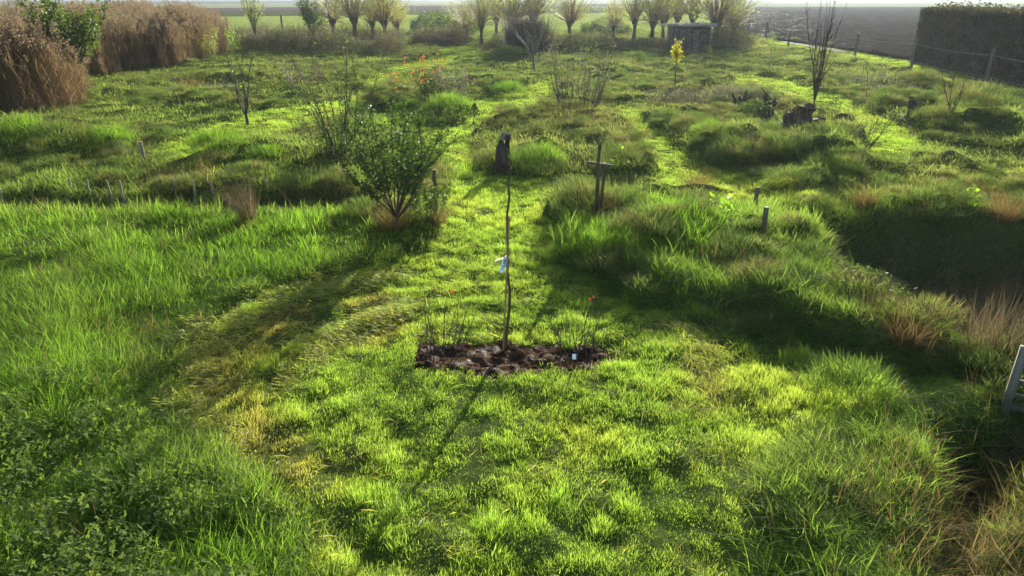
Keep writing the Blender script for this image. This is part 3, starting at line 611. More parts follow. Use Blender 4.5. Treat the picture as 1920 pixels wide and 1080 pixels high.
for a in [
 (1100,392,1.5,'dark','dark shaggy tussock against the left foot of the rustic wooden cross'),
 (1140,388,.75,'hair','small brown grass clump just right of the wooden cross post'),
 (1305,358,1.1,'hair','straw topped tussock alone at the near end of the diagonal mown path'),
 (1210,440,1.3,'dark','big dark mound of grass on the bank below the wooden cross'),
 (1110,470,1.0,'green','lush dark green tussock at the left tip of the right hand bank'),
 (1300,395,.9,'dark','dark matted clump beside the lime leaved seedling'),
 (1010,312,1.6,'green','lush green tussock to the right of the tall driftwood stump'),
 (1160,308,1.3,'dark','dark tussock behind the arm of the wooden cross'),
 (915,305,.9,'dark','tussock tucked left of the tall driftwood stump'),
 (840,210,1.8,'green','leafy green tussock at the right end of the orange shrub island'),
 (700,200,1.3,'dark','dark round tussock at the left end of the orange shrub island'),
 (770,205,1.2,'green','green tussock in front of the orange leaved shrub'),
 (955,165,1.8,'green','broad green tussock at the tip of the island by the forked path'),
 (905,165,1.3,'dark','dark tussock left of the broad green one by the forked path'),
 (740,425,1.2,'hair','dry pale tussock at the foot of the leafy young apple tree'),
 (820,415,.9,'hair','tawny tussock beside the stake right of the apple tree'),
 (470,418,1.1,'fan','straw coloured clump leaning left out of the left hand ditch'),
 (1855,668,1.15,'upright','tall upright brown grass clump above the ditch near the gate'),
 (1920,690,1.0,'upright','brown grass clump half cut off by the right edge above the gate'),
 (1700,640,.9,'hair','pale wispy tussock on the near lip of the right hand ditch'),
 (1600,748,1.1,'green','bright green tussock standing alone in the shade right of the clearing'),
 (1535,395,.95,'dark','dark tussock right of the two short posts'),
 (1770,395,1.3,'dark','big shaded dark tussock beside the lime seedling on the right'),
 (1480,352,1.3,'dark','bristly tussock at the near corner of the right hand rough ground'),
 (1570,330,1.5,'dark','long low tussock in front of the shrub with brown stems'),
 (1380,300,1.6,'dark','dark overhanging tussock on the near edge of the stump island'),
 (1460,290,1.5,'dark','shaded tussock below the black stump'),
 (1285,245,1.3,'dark','rounded tussock along the left edge of the stump island'),
 (1250,228,1.2,'dark','rounded grey green tussock at the far left of the stump island'),
 (1330,262,1.2,'green','green topped tussock beside the diagonal mown path'),
 (1560,268,1.5,'dark','dark tussock at the right tip of the stump island'),
 (1820,225,2.2,'dark','large dark tussock near the right edge below the fence'),
 (1722,160,2.0,'dark','dark tussock at the foot of the fence post by the hedge'),
 (1660,200,1.5,'dark','dark tussock at the bend of the right hand mown path'),
 (1750,232,1.5,'dark','dark tussock beside the small brown stump'),
 (120,270,1.9,'dark','nearly black hollow tussock in front of the brown reeds'),
 (40,262,1.9,'green','dark green tussock at the left edge below the reeds'),
 (210,272,1.5,'green','green tussock between the reeds and the staked sapling'),
 (410,284,1.6,'green','dark green tussock left of the two close together in the left meadow'),
 (500,298,1.1,'green','smaller green tussock below the bare three stemmed sapling'),
 (640,345,1.0,'dark','dark tussock left of the leafy apple tree'),
 (362,165,1.2,'hair','round grey tussock beside the pond glint'),
 (385,143,1.0,'dark','small dark tussock behind the pond'),
 (460,150,1.4,'dark','long dark tussock right of the pond'),
 (650,142,1.3,'dark','dark tussock beyond the bare stems right of the red stubby shrub'),
 (330,395,1.0,'dark','dark tussock on the lip of the left hand ditch'),
 (570,395,1.4,'dark','brown shaded tussock at the right end of the left hand ditch'),
 (215,395,1.1,'dark','dark tussock below the row of stakes'),
 (950,110,2.2,'dark','grey green tussock on the rise left of the purple thicket'),
 (1190,118,2.0,'dark','dark tussock in the shade before the willows'),
 (1405,240,.9,'green','green clump in front of the jagged root'),
 (1620,390,1.0,'hair','bleached tussock behind the far lip of the right hand ditch'),
 (1880,410,1.2,'hair','tawny tussock at the right edge above the ditch'),
]: tussock(*a)

# ------------------------------------------------------------------ woody plants
def grow(g, p, d, L, seg=6, wig=.12, up=.15):
    pts = [np.array(p, float)]; d = np.array(d, float); d /= np.linalg.norm(d)
    for k in range(seg):
        d = d+g.normal(0, wig, 3)+np.array([0, 0, up]); d /= np.linalg.norm(d); pts.append(pts[-1]+d*L/seg)
    return np.array(pts)
def interp(pts, t):
    f = t*(len(pts)-1); k = min(int(f), len(pts)-2); return pts[k]*(1-f+k)+pts[k+1]*(f-k), pts[k+1]-pts[k]
def plant_geo(g, h, nstem, spread, r0, nsub, sublen, nleaf, lsize, asp=.5, trunk=0.0, up=.12, wig=.10, subup=.1, leafpos=(.25, 1), fork=1.0, sides=5, jitter=.03, t=None, vary=.35, sub2=0):
    wood = MB(); lf = MB(); stems = []
    base = np.zeros(3); 
    if trunk > 0:
        tp = grow(g, (0, 0, -.05), (g.normal(0, .08), g.normal(0, .08), 1), trunk+.05, 4, .05, .2); tube(wood, tp, np.linspace(r0*1.25, r0, 5), 7, cap=True); base = tp[-1]
    twigs = []
    for s in range(nstem):
        a = 2*pi*(s+g.uniform(-.4, .4))/max(nstem, 1); sp = spread*g.uniform(.35, 1.15)
        L = (h-trunk)*g.uniform(1-vary, 1.0)/max(cos(sp*.7), .4); b0 = base if trunk > 0 else np.array([cos(a)*.05*nstem**.5*fork, sin(a)*.05*nstem**.5*fork, -.05])
        rr = r0*(.7 if nstem > 1 else 1)*g.uniform(.6, 1)
        st = grow(g, b0, (sin(sp)*cos(a), sin(sp)*sin(a), cos(sp)), L, 8, wig, up); tube(wood, st, np.linspace(rr, rr*.22, 9), sides); twigs.append((st, leafpos[0]))
        for q in range(nsub):
            tq = g.uniform(.2, .92); p, d = interp(st, tq); aa = g.uniform(0, 2*pi)
            dd = d/np.linalg.norm(d)*.7+np.array([cos(aa)*.75, sin(aa)*.75, .25]); l2 = sublen*g.uniform(.4, 1.1)*(1.15-tq)
            sb = grow(g, p, dd, l2, 5, wig, subup); tube(wood, sb, np.linspace(rr*.42, rr*.12, 6), 3 if sides < 5 else 4); twigs.append((sb, .1))
            for w in range(sub2):
                p2, d2 = interp(sb, g.uniform(.2, .9)); s3 = grow(g, p2, d2/np.linalg.norm(d2)+g.normal(0, .6, 3), l2*.4, 3, wig, subup); tube(wood, s3, np.linspace(rr*.16, rr*.07, 4), 3); twigs.append((s3, .1))
    if nleaf:
        ln = np.array([np.linalg.norm(np.diff(t_[0], axis=0), axis=1).sum() for t_ in twigs]); pk = g.choice(len(twigs), nleaf, p=ln/ln.sum()); pos = []
        for k in pk:
            st, lo = twigs[k]; p, d = interp(st, g.uniform(lo, 1.0)); pos.append(p+g.normal(0, jitter, 3))
        leafs(lf, np.array(pos), lsize, asp, g, .35, t=t)
    return wood, lf
def plant(name, label, cat, u, v, wood='bark', leaf='apple', seed=1, parts=('trunk', 'crown'), group=None, rotz=0, **k):
    p = P(u, v); g = np.random.default_rng(seed)
    if samp(BED, p[0], p[1]) > .5: p = G(u, v); p[2] = soil_z(p[0], p[1])-.03
    t = thing(name, label, cat, (p[0], p[1], p[2]), rotz, group)
    w, l = plant_geo(g, **k); build(w, parts[0], M[wood], t, smooth=True)
    if l.n: build(l, parts[1], M[leaf], t)
    return t
SH = ('stems', 'leaves')
# the leafy young apple tree left of centre and its neighbours
plant('apple_tree', 'leafy young apple tree with dark branching stems left of centre', 'apple tree', 745, 432, 'bark', 'apple', 11, trunk=.22, h=2.45, nstem=14, spread=.75, r0=.03, nsub=10, sublen=.8, nleaf=5000, lsize=.062, asp=.62, up=.05, sub2=1, jitter=.03)
plant('fruit_bush', 'dense leafy bush tied beside a stake just right of the apple tree', 'bush', 800, 415, 'bark', 'darkleaf', 12, SH, h=1.15, nstem=9, spread=.45, r0=.012, nsub=6, sublen=.4, nleaf=1100, lsize=.058, asp=.6)
plant('young_tree', 'half leafless young tree with thin upright twigs behind the apple tree', 'young tree', 640, 285, 'bark', 'darkleaf', 13, h=3.3, nstem=13, spread=.42, r0=.03, nsub=9, sublen=.8, nleaf=520, lsize=.08, asp=.5, up=.05, leafpos=(.05, .5))
plant('leafy_bush', 'green leaved bush growing at the base of the half leafless tree', 'bush', 628, 292, 'bark', 'apple', 14, SH, h=1.5, nstem=12, spread=.8, r0=.016, nsub=6, sublen=.5, nleaf=1300, lsize=.07, asp=.5)
plant('bare_sapling', 'bare sapling with three slender stems in the left meadow', 'sapling', 466, 236, 'bark', 'lime', 15, h=2.9, trunk=.35, nstem=5, spread=.5, r0=.045, nsub=7, sublen=.7, nleaf=14, lsize=.08, up=.10)
plant('staked_sapling', 'thin sapling with few leaves beside the pale wooden post', 'sapling', 268, 303, 'bark', 'apple', 16, h=1.5, nstem=5, spread=.55, r0=.010, nsub=3, sublen=.4, nleaf=70, lsize=.06)
plant('red_stemmed_shrub', 'small stubby shrub of dense red brown upright twigs in the left meadow', 'shrub', 574, 160, 'redstem', 'orange', 17, SH, h=1.4, nstem=60, spread=.6, r0=.02, nsub=3, sublen=.3, nleaf=0, lsize=.05, sides=3, fork=1.6, vary=.15)
plant('orange_leaved_shrub', 'spindly shrub with bright orange autumn leaves on the central island', 'shrub', 792, 185, 'bark', 'orange', 18, SH, h=1.9, nstem=7, spread=.75, r0=.014, nsub=5, sublen=.5, nleaf=230, lsize=.09, asp=.6, leafpos=(.6, 1), jitter=.12)
plant('green_leaved_shrub', 'broad green leaved bush right of the orange leaved shrub', 'shrub', 815, 188, 'bark', 'darkleaf', 19, SH, h=1.3, nstem=16, spread=1.0, r0=.016, nsub=6, sublen=.6, nleaf=1500, lsize=.12, asp=.5)
plant('grey_green_shrub', 'pale olive leaved shrub at the right end of the orange shrub island', 'shrub', 852, 196, 'bark', 'grey', 20, SH, h=1.8, nstem=24, spread=.65, r0=.016, nsub=6, sublen=.6, nleaf=1800, lsize=.09, asp=.35)
plant('multi_stemmed_shrub', 'dark many stemmed bare shrub in the middle distance right of centre', 'shrub', 1085, 200, 'bark', 'grey', 21, SH, h=3.0, nstem=44, spread=.42, r0=.02, nsub=6, sublen=.7, nleaf=1200, lsize=.08, sides=4, fork=2.2, asp=.4)
plant('pale_barked_sapling', 'pale barked sapling with a fan of fine bare twigs before the purple thicket', 'sapling', 1003, 134, 'barkgrey', 'grey', 22, h=3.1, trunk=.9, nstem=12, spread=.7, r0=.07, nsub=9, sublen=.9, nleaf=120, lsize=.06, up=.04)
plant('yellow_leaved_sapling', 'slim young tree with a narrow crown of bright yellow leaves', 'sapling', 1264, 168, 'bark', 'yellow', 23, h=2.4, trunk=1.0, nstem=4, spread=.14, r0=.025, nsub=7, sublen=.4, nleaf=420, lsize=.11, asp=.55, jitter=.07)
plant('upright_fruit_tree', 'bare young fruit tree with tall upright shoots beside the black stump', 'fruit tree', 1514, 250, 'bark', 'grey', 24, h=4.3, trunk=.9, nstem=12, spread=.2, r0=.026, nsub=9, sublen=.7, nleaf=60, lsize=.05, up=.06, wig=.05)
plant('brown_stemmed_shrub', 'brown twiggy shrub at the right tip of the stump island', 'shrub', 1562, 268, 'bark', 'bramble', 25, SH, h=1.35, nstem=40, spread=.8, r0=.015, nsub=5, sublen=.4, nleaf=300, lsize=.06, sides=4, fork=3)
plant('thin_sapling', 'short leafless sapling on the shaded edge of the stump island', 'sapling', 1408, 300, 'bark', 'grey', 26, h=1.3, trunk=.35, nstem=8, spread=.75, r0=.012, nsub=7, sublen=.4, nleaf=150, lsize=.04)
plant('thin_sapling', 'single whip with a few small leaves beside the forked mown path', 'sapling', 1028, 186, 'bark', 'lime', 27, h=1.4, trunk=.5, nstem=4, spread=.7, r0=.014, nsub=2, sublen=.3, nleaf=30, lsize=.07)
plant('thin_sapling', 'straight dark whip rising from a tussock at the right hand path bend', 'sapling', 1624, 195, 'bark', 'grey', 28, h=2.0, nstem=1, spread=.02, r0=0.024, nsub=2, sublen=.3, nleaf=0, lsize=.05, vary=.05)
plant('thin_sapling', 'forked bare sapling leaning right near the right edge below the fence', 'sapling', 1778, 228, 'bark', 'grey', 29, h=2.0, trunk=.2, nstem=4, spread=.65, r0=0.034, nsub=5, sublen=.5, nleaf=60, lsize=.05)
plant('thin_sapling', 'rusty twiggy sapling below the wire fence', 'sapling', 1803, 188, 'redstem', 'grey', 30, h=1.6, nstem=9, spread=.25, r0=.010, nsub=6, sublen=.4, nleaf=50, lsize=.05)
plant('thin_sapling', 'slender leafless sapling at the far end of the right hand rough ground', 'sapling', 1440, 130, 'barkgrey', 'lime', 31, h=2.4, trunk=.8, nstem=5, spread=.2, r0=.018, nsub=4, sublen=.4, nleaf=120, lsize=.07)
plant('thin_sapling', 'thin bare sapling at the back of the orange shrub island', 'sapling', 822, 160, 'bark', 'grey', 32, h=2.1, nstem=4, spread=.35, r0=0.024, nsub=5, sublen=.5, nleaf=20, lsize=.05)
plant('thin_sapling', 'dark forked sapling left of the orange leaved shrub', 'sapling', 728, 140, 'bark', 'grey', 33, h=1.7, nstem=6, spread=.5, r0=0.027, nsub=5, sublen=.5, nleaf=30, lsize=.05)
plant('thin_sapling', 'fine bare sapling in front of the brown reeds', 'sapling', 330, 160, 'bark', 'grey', 34, h=1.6, nstem=5, spread=.5, r0=0.020, nsub=5, sublen=.4, nleaf=80, lsize=.05)
plant('thin_sapling', 'bare whippy sapling at the near right corner of the rough ground', 'sapling', 1845, 335, 'bark', 'grey', 35, h=1.2, nstem=3, spread=.4, r0=.009, nsub=3, sublen=.3, nleaf=0, lsize=.05)
plant('thin_sapling', 'pair of thin grey stems near the right edge under the wire fence', 'sapling', 1898, 222, 'barkgrey', 'grey', 36, h=1.9, nstem=2, spread=.12, r0=.012, nsub=3, sublen=.3, nleaf=10, lsize=.05)
# lime leaved seedlings
def seedling(u, v, label, seed, h=.6, n=34, sz=.12): return plant('leafy_seedling', label, 'seedling', u, v, 'barkgreen', 'lime', seed, SH, group='lime green leafed seedlings', h=h, nstem=3, spread=.5, r0=.006, nsub=2, sublen=.25, nleaf=n, lsize=sz, asp=.85)
seedling(1352, 408, 'bright lime green seedling with large leaves left of the two short posts', 41)
seedling(1720, 405, 'tiny lime green seedling on the shaded ground right of centre', 42, .3, 9, .1)
seedling(1815, 402, 'lime green seedling with a tall leafy shoot near the right edge', 43, .6, 24, .11)
seedling(1160, 318, 'lime leaved shoots arching behind the arm of the wooden cross', 44, .6, 22, .11)
# tree between the reeds, shrubs at the back
plant('broadleaf_tree', 'dark green leafy tree rising between the two stands of brown reeds', 'tree', 160, 190, 'bark', 'darkleaf', 51, h=4.4, trunk=1.3, nstem=14, spread=.62, r0=.07, nsub=12, sublen=1.2, nleaf=5200, lsize=.13, asp=.6, sub2=1, jitter=.12, up=.05)
plant('leafy_shrub', 'yellow green leafy shrub at the right end of the reeds', 'shrub', 392, 112, 'bark', 'willow', 52, SH, h=2.4, nstem=12, spread=.5, r0=.02, nsub=7, sublen=.8, nleaf=1200, lsize=.12, asp=.4, jitter=.1)
plant('leafy_shrub', 'bright yellow green bush between the reeds and the sparse tree', 'shrub', 437, 96, 'bark', 'lime', 53, SH, h=2.1, nstem=10, spread=.55, r0=.02, nsub=6, sublen=.7, nleaf=520, lsize=.13, asp=.5, jitter=.1)
plant('sparse_tree', 'sparse pale leaved tree beyond the meadow left of the willows', 'tree', 482, 92, 'barkgrey', 'willow', 54, h=5.2, trunk=1.0, nstem=12, spread=.36, r0=.05, nsub=10, sublen=1.3, nleaf=1500, lsize=.14, asp=.4, jitter=.1)
plant('sparse_tree', 'blue green bushy tree just left of the yellow willows', 'tree', 588, 86, 'bark', 'darkleaf', 55, h=4.6, trunk=.8, nstem=12, spread=.45, r0=.05, nsub=10, sublen=1.3, nleaf=2600, lsize=.15, asp=.45, jitter=.15)

# pollard willows: three built, the rest copies
WILL = []
def willow_proto(seed, label, loc, rz, sc):
    g = np.random.default_rng(seed); t = thing('pollard_willow', label, 'willow', loc, rz, 'pollard willows along the far edge of the garden', sc)
    tr = MB(); h = 1.35; z = np.linspace(-.1, h, 9); r = .13+.03*np.sin(z*6)+np.where(z > h-.35, .10*(z-h+.35)/.35, 0)
    tube(tr, np.stack([.04*np.sin(z*2), .03*np.cos(z*3), z], 1), r, 9)
    for k in range(7):
        a = k*.9; c = np.array([.16*cos(a), .16*sin(a), h-.02+.05*sin(k*3)]); tube(tr, [c-[0, 0, .13], c, c+[0, 0, .1]], [.05, .11, .05], 6)
    build(tr, 'trunk', M['bark'], t, smooth=True)
    sh = MB(); lf = MB(); pos = []; lc = []
    for k in range(115):
        a = g.uniform(0, 2*pi); sp = abs(g.normal(0, .7)); sp = min(sp, 1.5)*(.8+.15*(seed % 4)); L = g.uniform(2.6, 5.2)*(1-.25*sp)*(.8+.3*sin(a*2+seed))
        st = grow(g, (.15*cos(a), .15*sin(a), h), (sin(sp)*cos(a), sin(sp)*sin(a), cos(sp)), L, 7, .05, .03); tube(sh, st, np.linspace(.015, .004, 8), 3)
        for q in range(21):
            tq = g.uniform(.22, 1)**.75; p, d = interp(st, tq); pos.append(p+g.normal(0, .13, 3)); lc.append(np.clip(tq+g.normal(0, .2), 0, 1))
    leafs(lf, np.array(pos), .13, .28, g, .1, t=np.array(lc)); build(sh, 'shoots', M['wshoot'], t); build(lf, 'crown', M['willow'], t); return t
M['wshoot'] = solid('willow_shoot_bark', (.34,.24,.11), (.26,.15,.08), scale=3, rough=.6, bump=0)
WL = [(667,84,'left of the three yellow willows behind the bramble bank'),(722,82,'yellow willow at the right end of the bramble bank'),(903,90,'willow standing alone beside the end of the far mown path'),
      (962,78,'willow directly behind the left half of the purple thicket'),(1000,76,'willow directly behind the right half of the purple thicket'),(1068,78,'round headed willow midway between the purple thicket and the paired willows'),
      (1187,84,'left willow of the pair standing left of the shed'),(1222,84,'right willow of the pair standing left of the shed'),(1268,72,'willow rising behind the shed roof'),
      (1338,90,'large willow close to the right wall of the shed'),(1372,84,'rightmost willow next to the ploughed field'),(628,80,'willow between the bushy blue green tree and the yellow willows'),(745,76,'small willow at the right end of the yellow willows'),(1296,74,'willow behind the right half of the shed'),(1150,74,'smaller willow just left of the pair near the shed'),(930,72,'willow filling the gap left of the purple thicket'),(700,78,'willow crowded between the two yellow willows'),(1242,78,'willow close to the left wall of the shed'),(875,74,'thin willow furthest left of those beside the far mown path')]
for k, (u, v, lb) in enumerate(WL):
    p = G(u, v); p[2] = float(hz(p[0], p[1])); lb = 'pollard willow, '+lb; sc = [1.1, 1.25, .95, 1.3, 1.15, 1.2, 1.1, 1.25, 1.05, 1.4, 1.0, 1.2, .8, 1.2, .75, 1.0, 1.1, 1.0, .8][k]*(p[1]/72)**.5
    sc = (sc*(1.5+.25*sin(k*5)), sc*(1.35+.12*sin(k*5)), sc*(1.28+.2*cos(k*3)))
    if k < 4: WILL.append(willow_proto(300+k, lb, p, k, sc))
    else: dup(WILL[k % 4], p, k*2.1, lb, sc)

# thickets and hedge: leaf masses on branching stems
def thicket(name, label, cat, pts, w, h, nleaf, lsize, leaf, wood, seed, nst=120, base=None, asp=.5, ext='leaves', stemh=1.15, block=False):
    """mass of leaves over a ground line: pts in photo positions, w half width, h height"""
    g = np.random.default_rng(seed); Q = np.array([G(u, v)[:2] for u, v in pts]); o = Q.mean(0)
    t = thing(name, label, cat, (o[0], o[1], float(hz(o[0], o[1])))); seg = np.diff(Q, axis=0); L = np.linalg.norm(seg, axis=1)
    def along(n):
        k = g.choice(len(L), n, p=L/L.sum()); s = g.uniform(size=n); c = Q[k]+seg[k]*s[:, None]; nr_ = np.stack([-seg[k][:, 1], seg[k][:, 0]], 1)/L[k][:, None]; return c, nr_
    z0 = float(hz(o[0], o[1]))
    c, nr_ = along(nleaf); off = g.uniform(-1, 1, nleaf); xy = c+nr_*(off*w)[:, None]+g.normal(0, .1, (nleaf, 2))
    def ends(q):
        if block: return np.full(len(q), .92)
        return np.clip(np.minimum(np.hypot(q[:, 0]-Q[0][0], q[:, 1]-Q[0][1]), np.hypot(q[:, 0]-Q[-1][0], q[:, 1]-Q[-1][1]))/(.8*h), .25, 1)**.6
    prof = np.sqrt(np.clip(1-off**2*.85, 0, 1))*(.3+1.2*fbm(xy[:, 0], xy[:, 1], 1.3, seed, 3))*ends(xy)
    z = h*prof*(g.uniform(0, 1, nleaf)**.45); pos = np.stack([xy[:, 0]-o[0], xy[:, 1]-o[1], z+hz(xy[:, 0], xy[:, 1])-z0], 1)
    lf = MB(); leafs(lf, pos, lsize, asp, g, .2); build(lf, ext, M[leaf], t)
    st = MB(); c, nr_ = along(nst); off = g.uniform(-.8, .8, nst); xy = c+nr_*(off*w)[:, None]
    for k in range(nst):
        hh = h*stemh*(.3+1.15*float(fbm(xy[k, 0], xy[k, 1], 1.3, seed, 3)))*g.uniform(.55, 1.15)*float(ends(xy[k:k+1])[0])
        s_ = grow(g, (xy[k, 0]-o[0], xy[k, 1]-o[1], float(hz(xy[k, 0], xy[k, 1]))-z0-.05), (g.normal(0, .25), g.normal(0, .25), 1), hh, 5, .1, .02); tube(st, s_, np.linspace(.012, .004, 6), 3)
    build(st, 'stems', M[wood], t); return t
thicket('bramble_thicket', 'long dark bramble thicket across the back left of the meadow', 'bramble', [(455,100),(560,100),(680,104),(760,102)], 1.5, 1.5, 17000, .12, 'bramble', 'redstem', 61, 500, stemh=1.5)
thicket('bramble_thicket', 'reddish stemmed thicket behind the end of the far mown path', 'bramble', [(770,84),(880,85)], 1.6, 1.5, 3500, .12, 'bramble', 'redstem', 62, 900, stemh=1.25)
thicket('bramble_thicket', 'grey green scrub on the rise left of the purple thicket', 'bramble', [(905,104),(960,102)], 1.3, .9, 3500, .11, 'bramble', 'redstem', 63, 100)
thicket('bramble_thicket', 'low bramble scrub in the shade between the purple thicket and the willows', 'bramble', [(1035,98),(1130,97),(1180,96)], 1.2, .9, 7000, .12, 'bramble', 'bark', 64, 160)
thicket('bramble_thicket', 'dark low scrub at the foot of the paired willows', 'bramble', [(1180,97),(1260,99)], 1.0, .9, 4500, .12, 'bramble', 'bark', 65, 100)
thicket('dark_bush', 'dark dense bush in the shade right of the shed', 'bush', [(1345,98),(1385,92)], 1.5, 2.0, 7000, .12, 'bramble', 'bark', 66, 250, stemh=1.2)
thicket('light_bush', 'pale green weeping bush between shed and dark bush', 'bush', [(1322,103),(1326,103)], .5, 1.3, 900, .12, 'willow', 'bark', 67, 20)
thicket('low_scrub', 'blue green hawthorn scrub in front of the bare soil patch', 'scrub', [(770,64),(905,63)], 2.0, 2.2, 7000, .2, 'darkleaf', 'bark', 68, 120)
thicket('purple_thicket', 'dense purple brown twiggy thicket clipped to a block before the willows', 'thicket', [(954,106),(1022,106)], 1.0, 3.2, 2500, .08, 'bramble', 'purple', 69, 2600, stemh=1.0, block=True)
thicket('low_scrub', 'blue grey scrub behind the round headed willow', 'scrub', [(1090,66),(1180,66)], 1.5, 1.8, 4500, .18, 'darkleaf', 'bark', 70, 80)
thicket('weed_patch', 'pale grey green seeded weeds crowding the back of the stump island', 'weeds', [(1240,205),(1330,200),(1430,195)], 1.5, .75, 5200, .05, 'grey', 'barkgrey', 71, 500, asp=.5)
thicket('weed_patch', 'low leafy weeds round the jagged roots', 'weeds', [(1380,222),(1440,225)], .7, .6, 1600, .08, 'darkleaf', 'bark', 72, 60)
thicket('weed_patch', 'seeded grey weeds along the far right rough ground', 'weeds', [(1590,150),(1660,172),(1700,190)], 1.2, .6, 2600, .06, 'grey', 'barkgrey', 73, 200)
thicket('weed_patch', 'dark leafy weeds in the bottom of the right hand ditch', 'weeds', [(1560,560),(1700,580),(1850,590)], .5, .5, 2600, .05, 'darkleaf', 'bark', 74, 60)
thicket('reddish_scrub', 'tangled reddish scrub behind the bramble thicket on the left', 'scrub', [(430,84),(560,84),(760,84)], 1.8, 1.9, 7000, .12, 'bramble', 'redstem', 75, 1300, stemh=1.15)

# clipped hedge at the right
hg = thing('clipped_hedge', 'tall dark clipped hedge at the top right beyond the wire fence', 'hedge', tuple(G(1768, 120)))
A = G(1768, 120)[:2]; Bp = G(1925, 152)[:2]; dr = (Bp-A)/np.linalg.norm(Bp-A); nrm = np.array([-dr[1], dr[0]]); 
if nrm[1] < 0: nrm = -nrm
LH, DH, HH = 30., 2.0, 3.35
g = np.random.default_rng(80); lf = MB(); N1 = 120000
fa = g.choice(4, N1, p=[.62, .2, .12, .06]); s = g.uniform(0, 1, N1); q = g.uniform(0, 1, N1); dep = abs(g.normal(0, .14, N1))
lx = np.where(fa == 0, s*LH, np.where(fa == 1, s*LH, np.where(fa == 2, dep, s*LH))); ly = np.where(fa == 0, dep, np.where(fa == 1, q*DH, np.where(fa == 2, q*DH, DH-dep))); lz = np.where(fa == 0, q*HH, np.where(fa == 1, HH-dep, np.where(fa == 2, s*HH, q*HH)))
bul = .28*(fbm(lx, lz+ly, 1.4, 7, 3)-.5)*2
ly = ly-np.where(fa == 0, bul, 0); lz = lz+np.where(fa == 1, bul*.5+.12*g.exponential(1, N1)*(g.uniform(size=N1) < .15), 0)
pos = np.stack([dr[0]*lx+nrm[0]*ly, dr[1]*lx+nrm[1]*ly, np.maximum(lz, .02)], 1); leafs(lf, pos, .17, .65, g, .1); build(lf, 'leaves', M['hedge'], hg)
co = MB(); # dense inner twig mass: many thin stems inside
for k in range(420):
    a, b = g.uniform(.5, LH-.2), g.uniform(.7, DH-.5); p = np.array([dr[0]*a+nrm[0]*b, dr[1]*a+nrm[1]*b, 0]); tube(co, grow(g, p, (g.normal(0, .12), g.normal(0, .12), 1), HH*.93, 5, .06, .1), np.linspace(.07, .03, 6), 4)
build(co, 'branches', M['bark'], hg)

# ------------------------------------------------------------------ the newly planted tree, cane, tie, labels
p = P(948, 668); p[2] = soil_z(p[0], p[1])-.03
sp = thing('young_tree', 'newly planted slim bare tree in the wet soil bed at the centre', 'young tree', tuple(p))
def at(u, v, y): return np.array([(u-960)/FPX*(y*cos(PITCH)+(CH-up_at(u, v, y))*sin(PITCH)), y, up_at(u, v, y)])
stem_px = [(947,668),(950,620),(955,580),(956,545),(951,510),(953,480),(951,440),(951,400),(955,370),(953,345),(957,318),(958,303),(957,298)]
pts = np.array([at(u, v, p[1]+.01) for u, v in stem_px])-p; pts[0][2] = -.08
mb = MB(); tube(mb, pts, np.linspace(.021, .009, len(pts)), 8); 
for k in (4, 6, 7, 9, 10): tube(mb, [pts[k], pts[k]+np.array([.015*(-1)**k, -.004, .02])], [.009, .005], 5)
build(mb, 'trunk', M['barkgreen'], sp, smooth=True)
cn = MB(); a = at(943, 668, p[1]-.035); b = at(955, 405, p[1]-.035)
a[2] = p[2]-.1; zz = np.linspace(0, 1, 15)
for k in range(14):
    q0 = a*(1-zz[k])+b*zz[k]; q1 = a*(1-zz[k+1])+b*zz[k+1]; tube(cn, [q0, q0+(q1-q0)*.08, q0+(q1-q0)*.92, q1], [.0125, .0105, .0105, .0125], 7, cap=(k == 13))
o = build(cn, 'bamboo_cane', M['cane'], smooth=True, label='tan bamboo cane supporting the newly planted tree', category='cane')
tp = MB(); q = at(950, 484, p[1]-.03)
th = np.linspace(0, 2*pi, 13); rg_ = [q+np.array([.028*cos(t_)+.004, .034*sin(t_)+.02, .0]) for t_ in th]
def ribbon(mb, pts, w, up=(0, 0, 1)):
    pts = np.array(pts); u_ = np.array(up, float)*w/2; n = len(pts); d = np.array([0, .0012, 0])
    v_ = np.concatenate([pts-u_, pts+u_, pts-u_+d, pts+u_+d]); k = np.arange(n-1)
    f_ = np.concatenate([np.stack([k, k+1, k+1+n, k+n], 1), np.stack([k+2*n, k+3*n, k+1+3*n, k+1+2*n], 1)]); mb.add(v_, f_)
ribbon(tp, rg_, .034)
ribbon(tp, [q+np.array([-.02, -.01, .0]), q+np.array([-.06, -.02, .002]), q+np.array([-.10, -.02, -.008]), q+np.array([-.135, -.015, -.03])], .026, (.25, 0, 1))
build(tp, 'tree_tie', M['tie'], label='white tape tied round the new tree and its cane', category='tie')
def tag(label, c, L, w, direction, nrm_, **k):
    d = np.array(direction, float); d /= np.linalg.norm(d); s = np.cross(d, nrm_); s /= np.linalg.norm(s); n_ = np.cross(s, d)
    t = thing('plant_label', label, 'label', tuple(c)); mb = MB()
    o2 = [(-.5, 0), (-.5, .86), (-.3, 1), (.3, 1), (.5, .86), (.5, 0)]
    vv = [s*a_*w+d*b_*L+n_*e for e in (0, .002) for a_, b_ in o2]; mb.add(vv, [(0, 1, 2, 3), (0, 3, 4, 5), (9, 8, 7, 6), (11, 10, 9, 6)]+[]); mb.add(vv, [(i_, i_+6, (i_+1) % 6+6, (i_+1) % 6) for i_ in range(6)])
    build(mb, 'card', M['label'], t); ink = MB()
    for e in (-.0008, .0028):
        for r_ in range(4):
            b0 = .12+.19*r_; ww_ = [.34, .26, .3, .2][r_]; ink.add([s*-ww_*w+d*b0*L+n_*e, s*ww_*w+d*b0*L+n_*e, s*ww_*w+d*(b0+.07)*L+n_*e, s*-ww_*w+d*(b0+.07)*L+n_*e], [(0, 1, 2, 3)])
    build(ink, 'print', M['ink'], t); return t
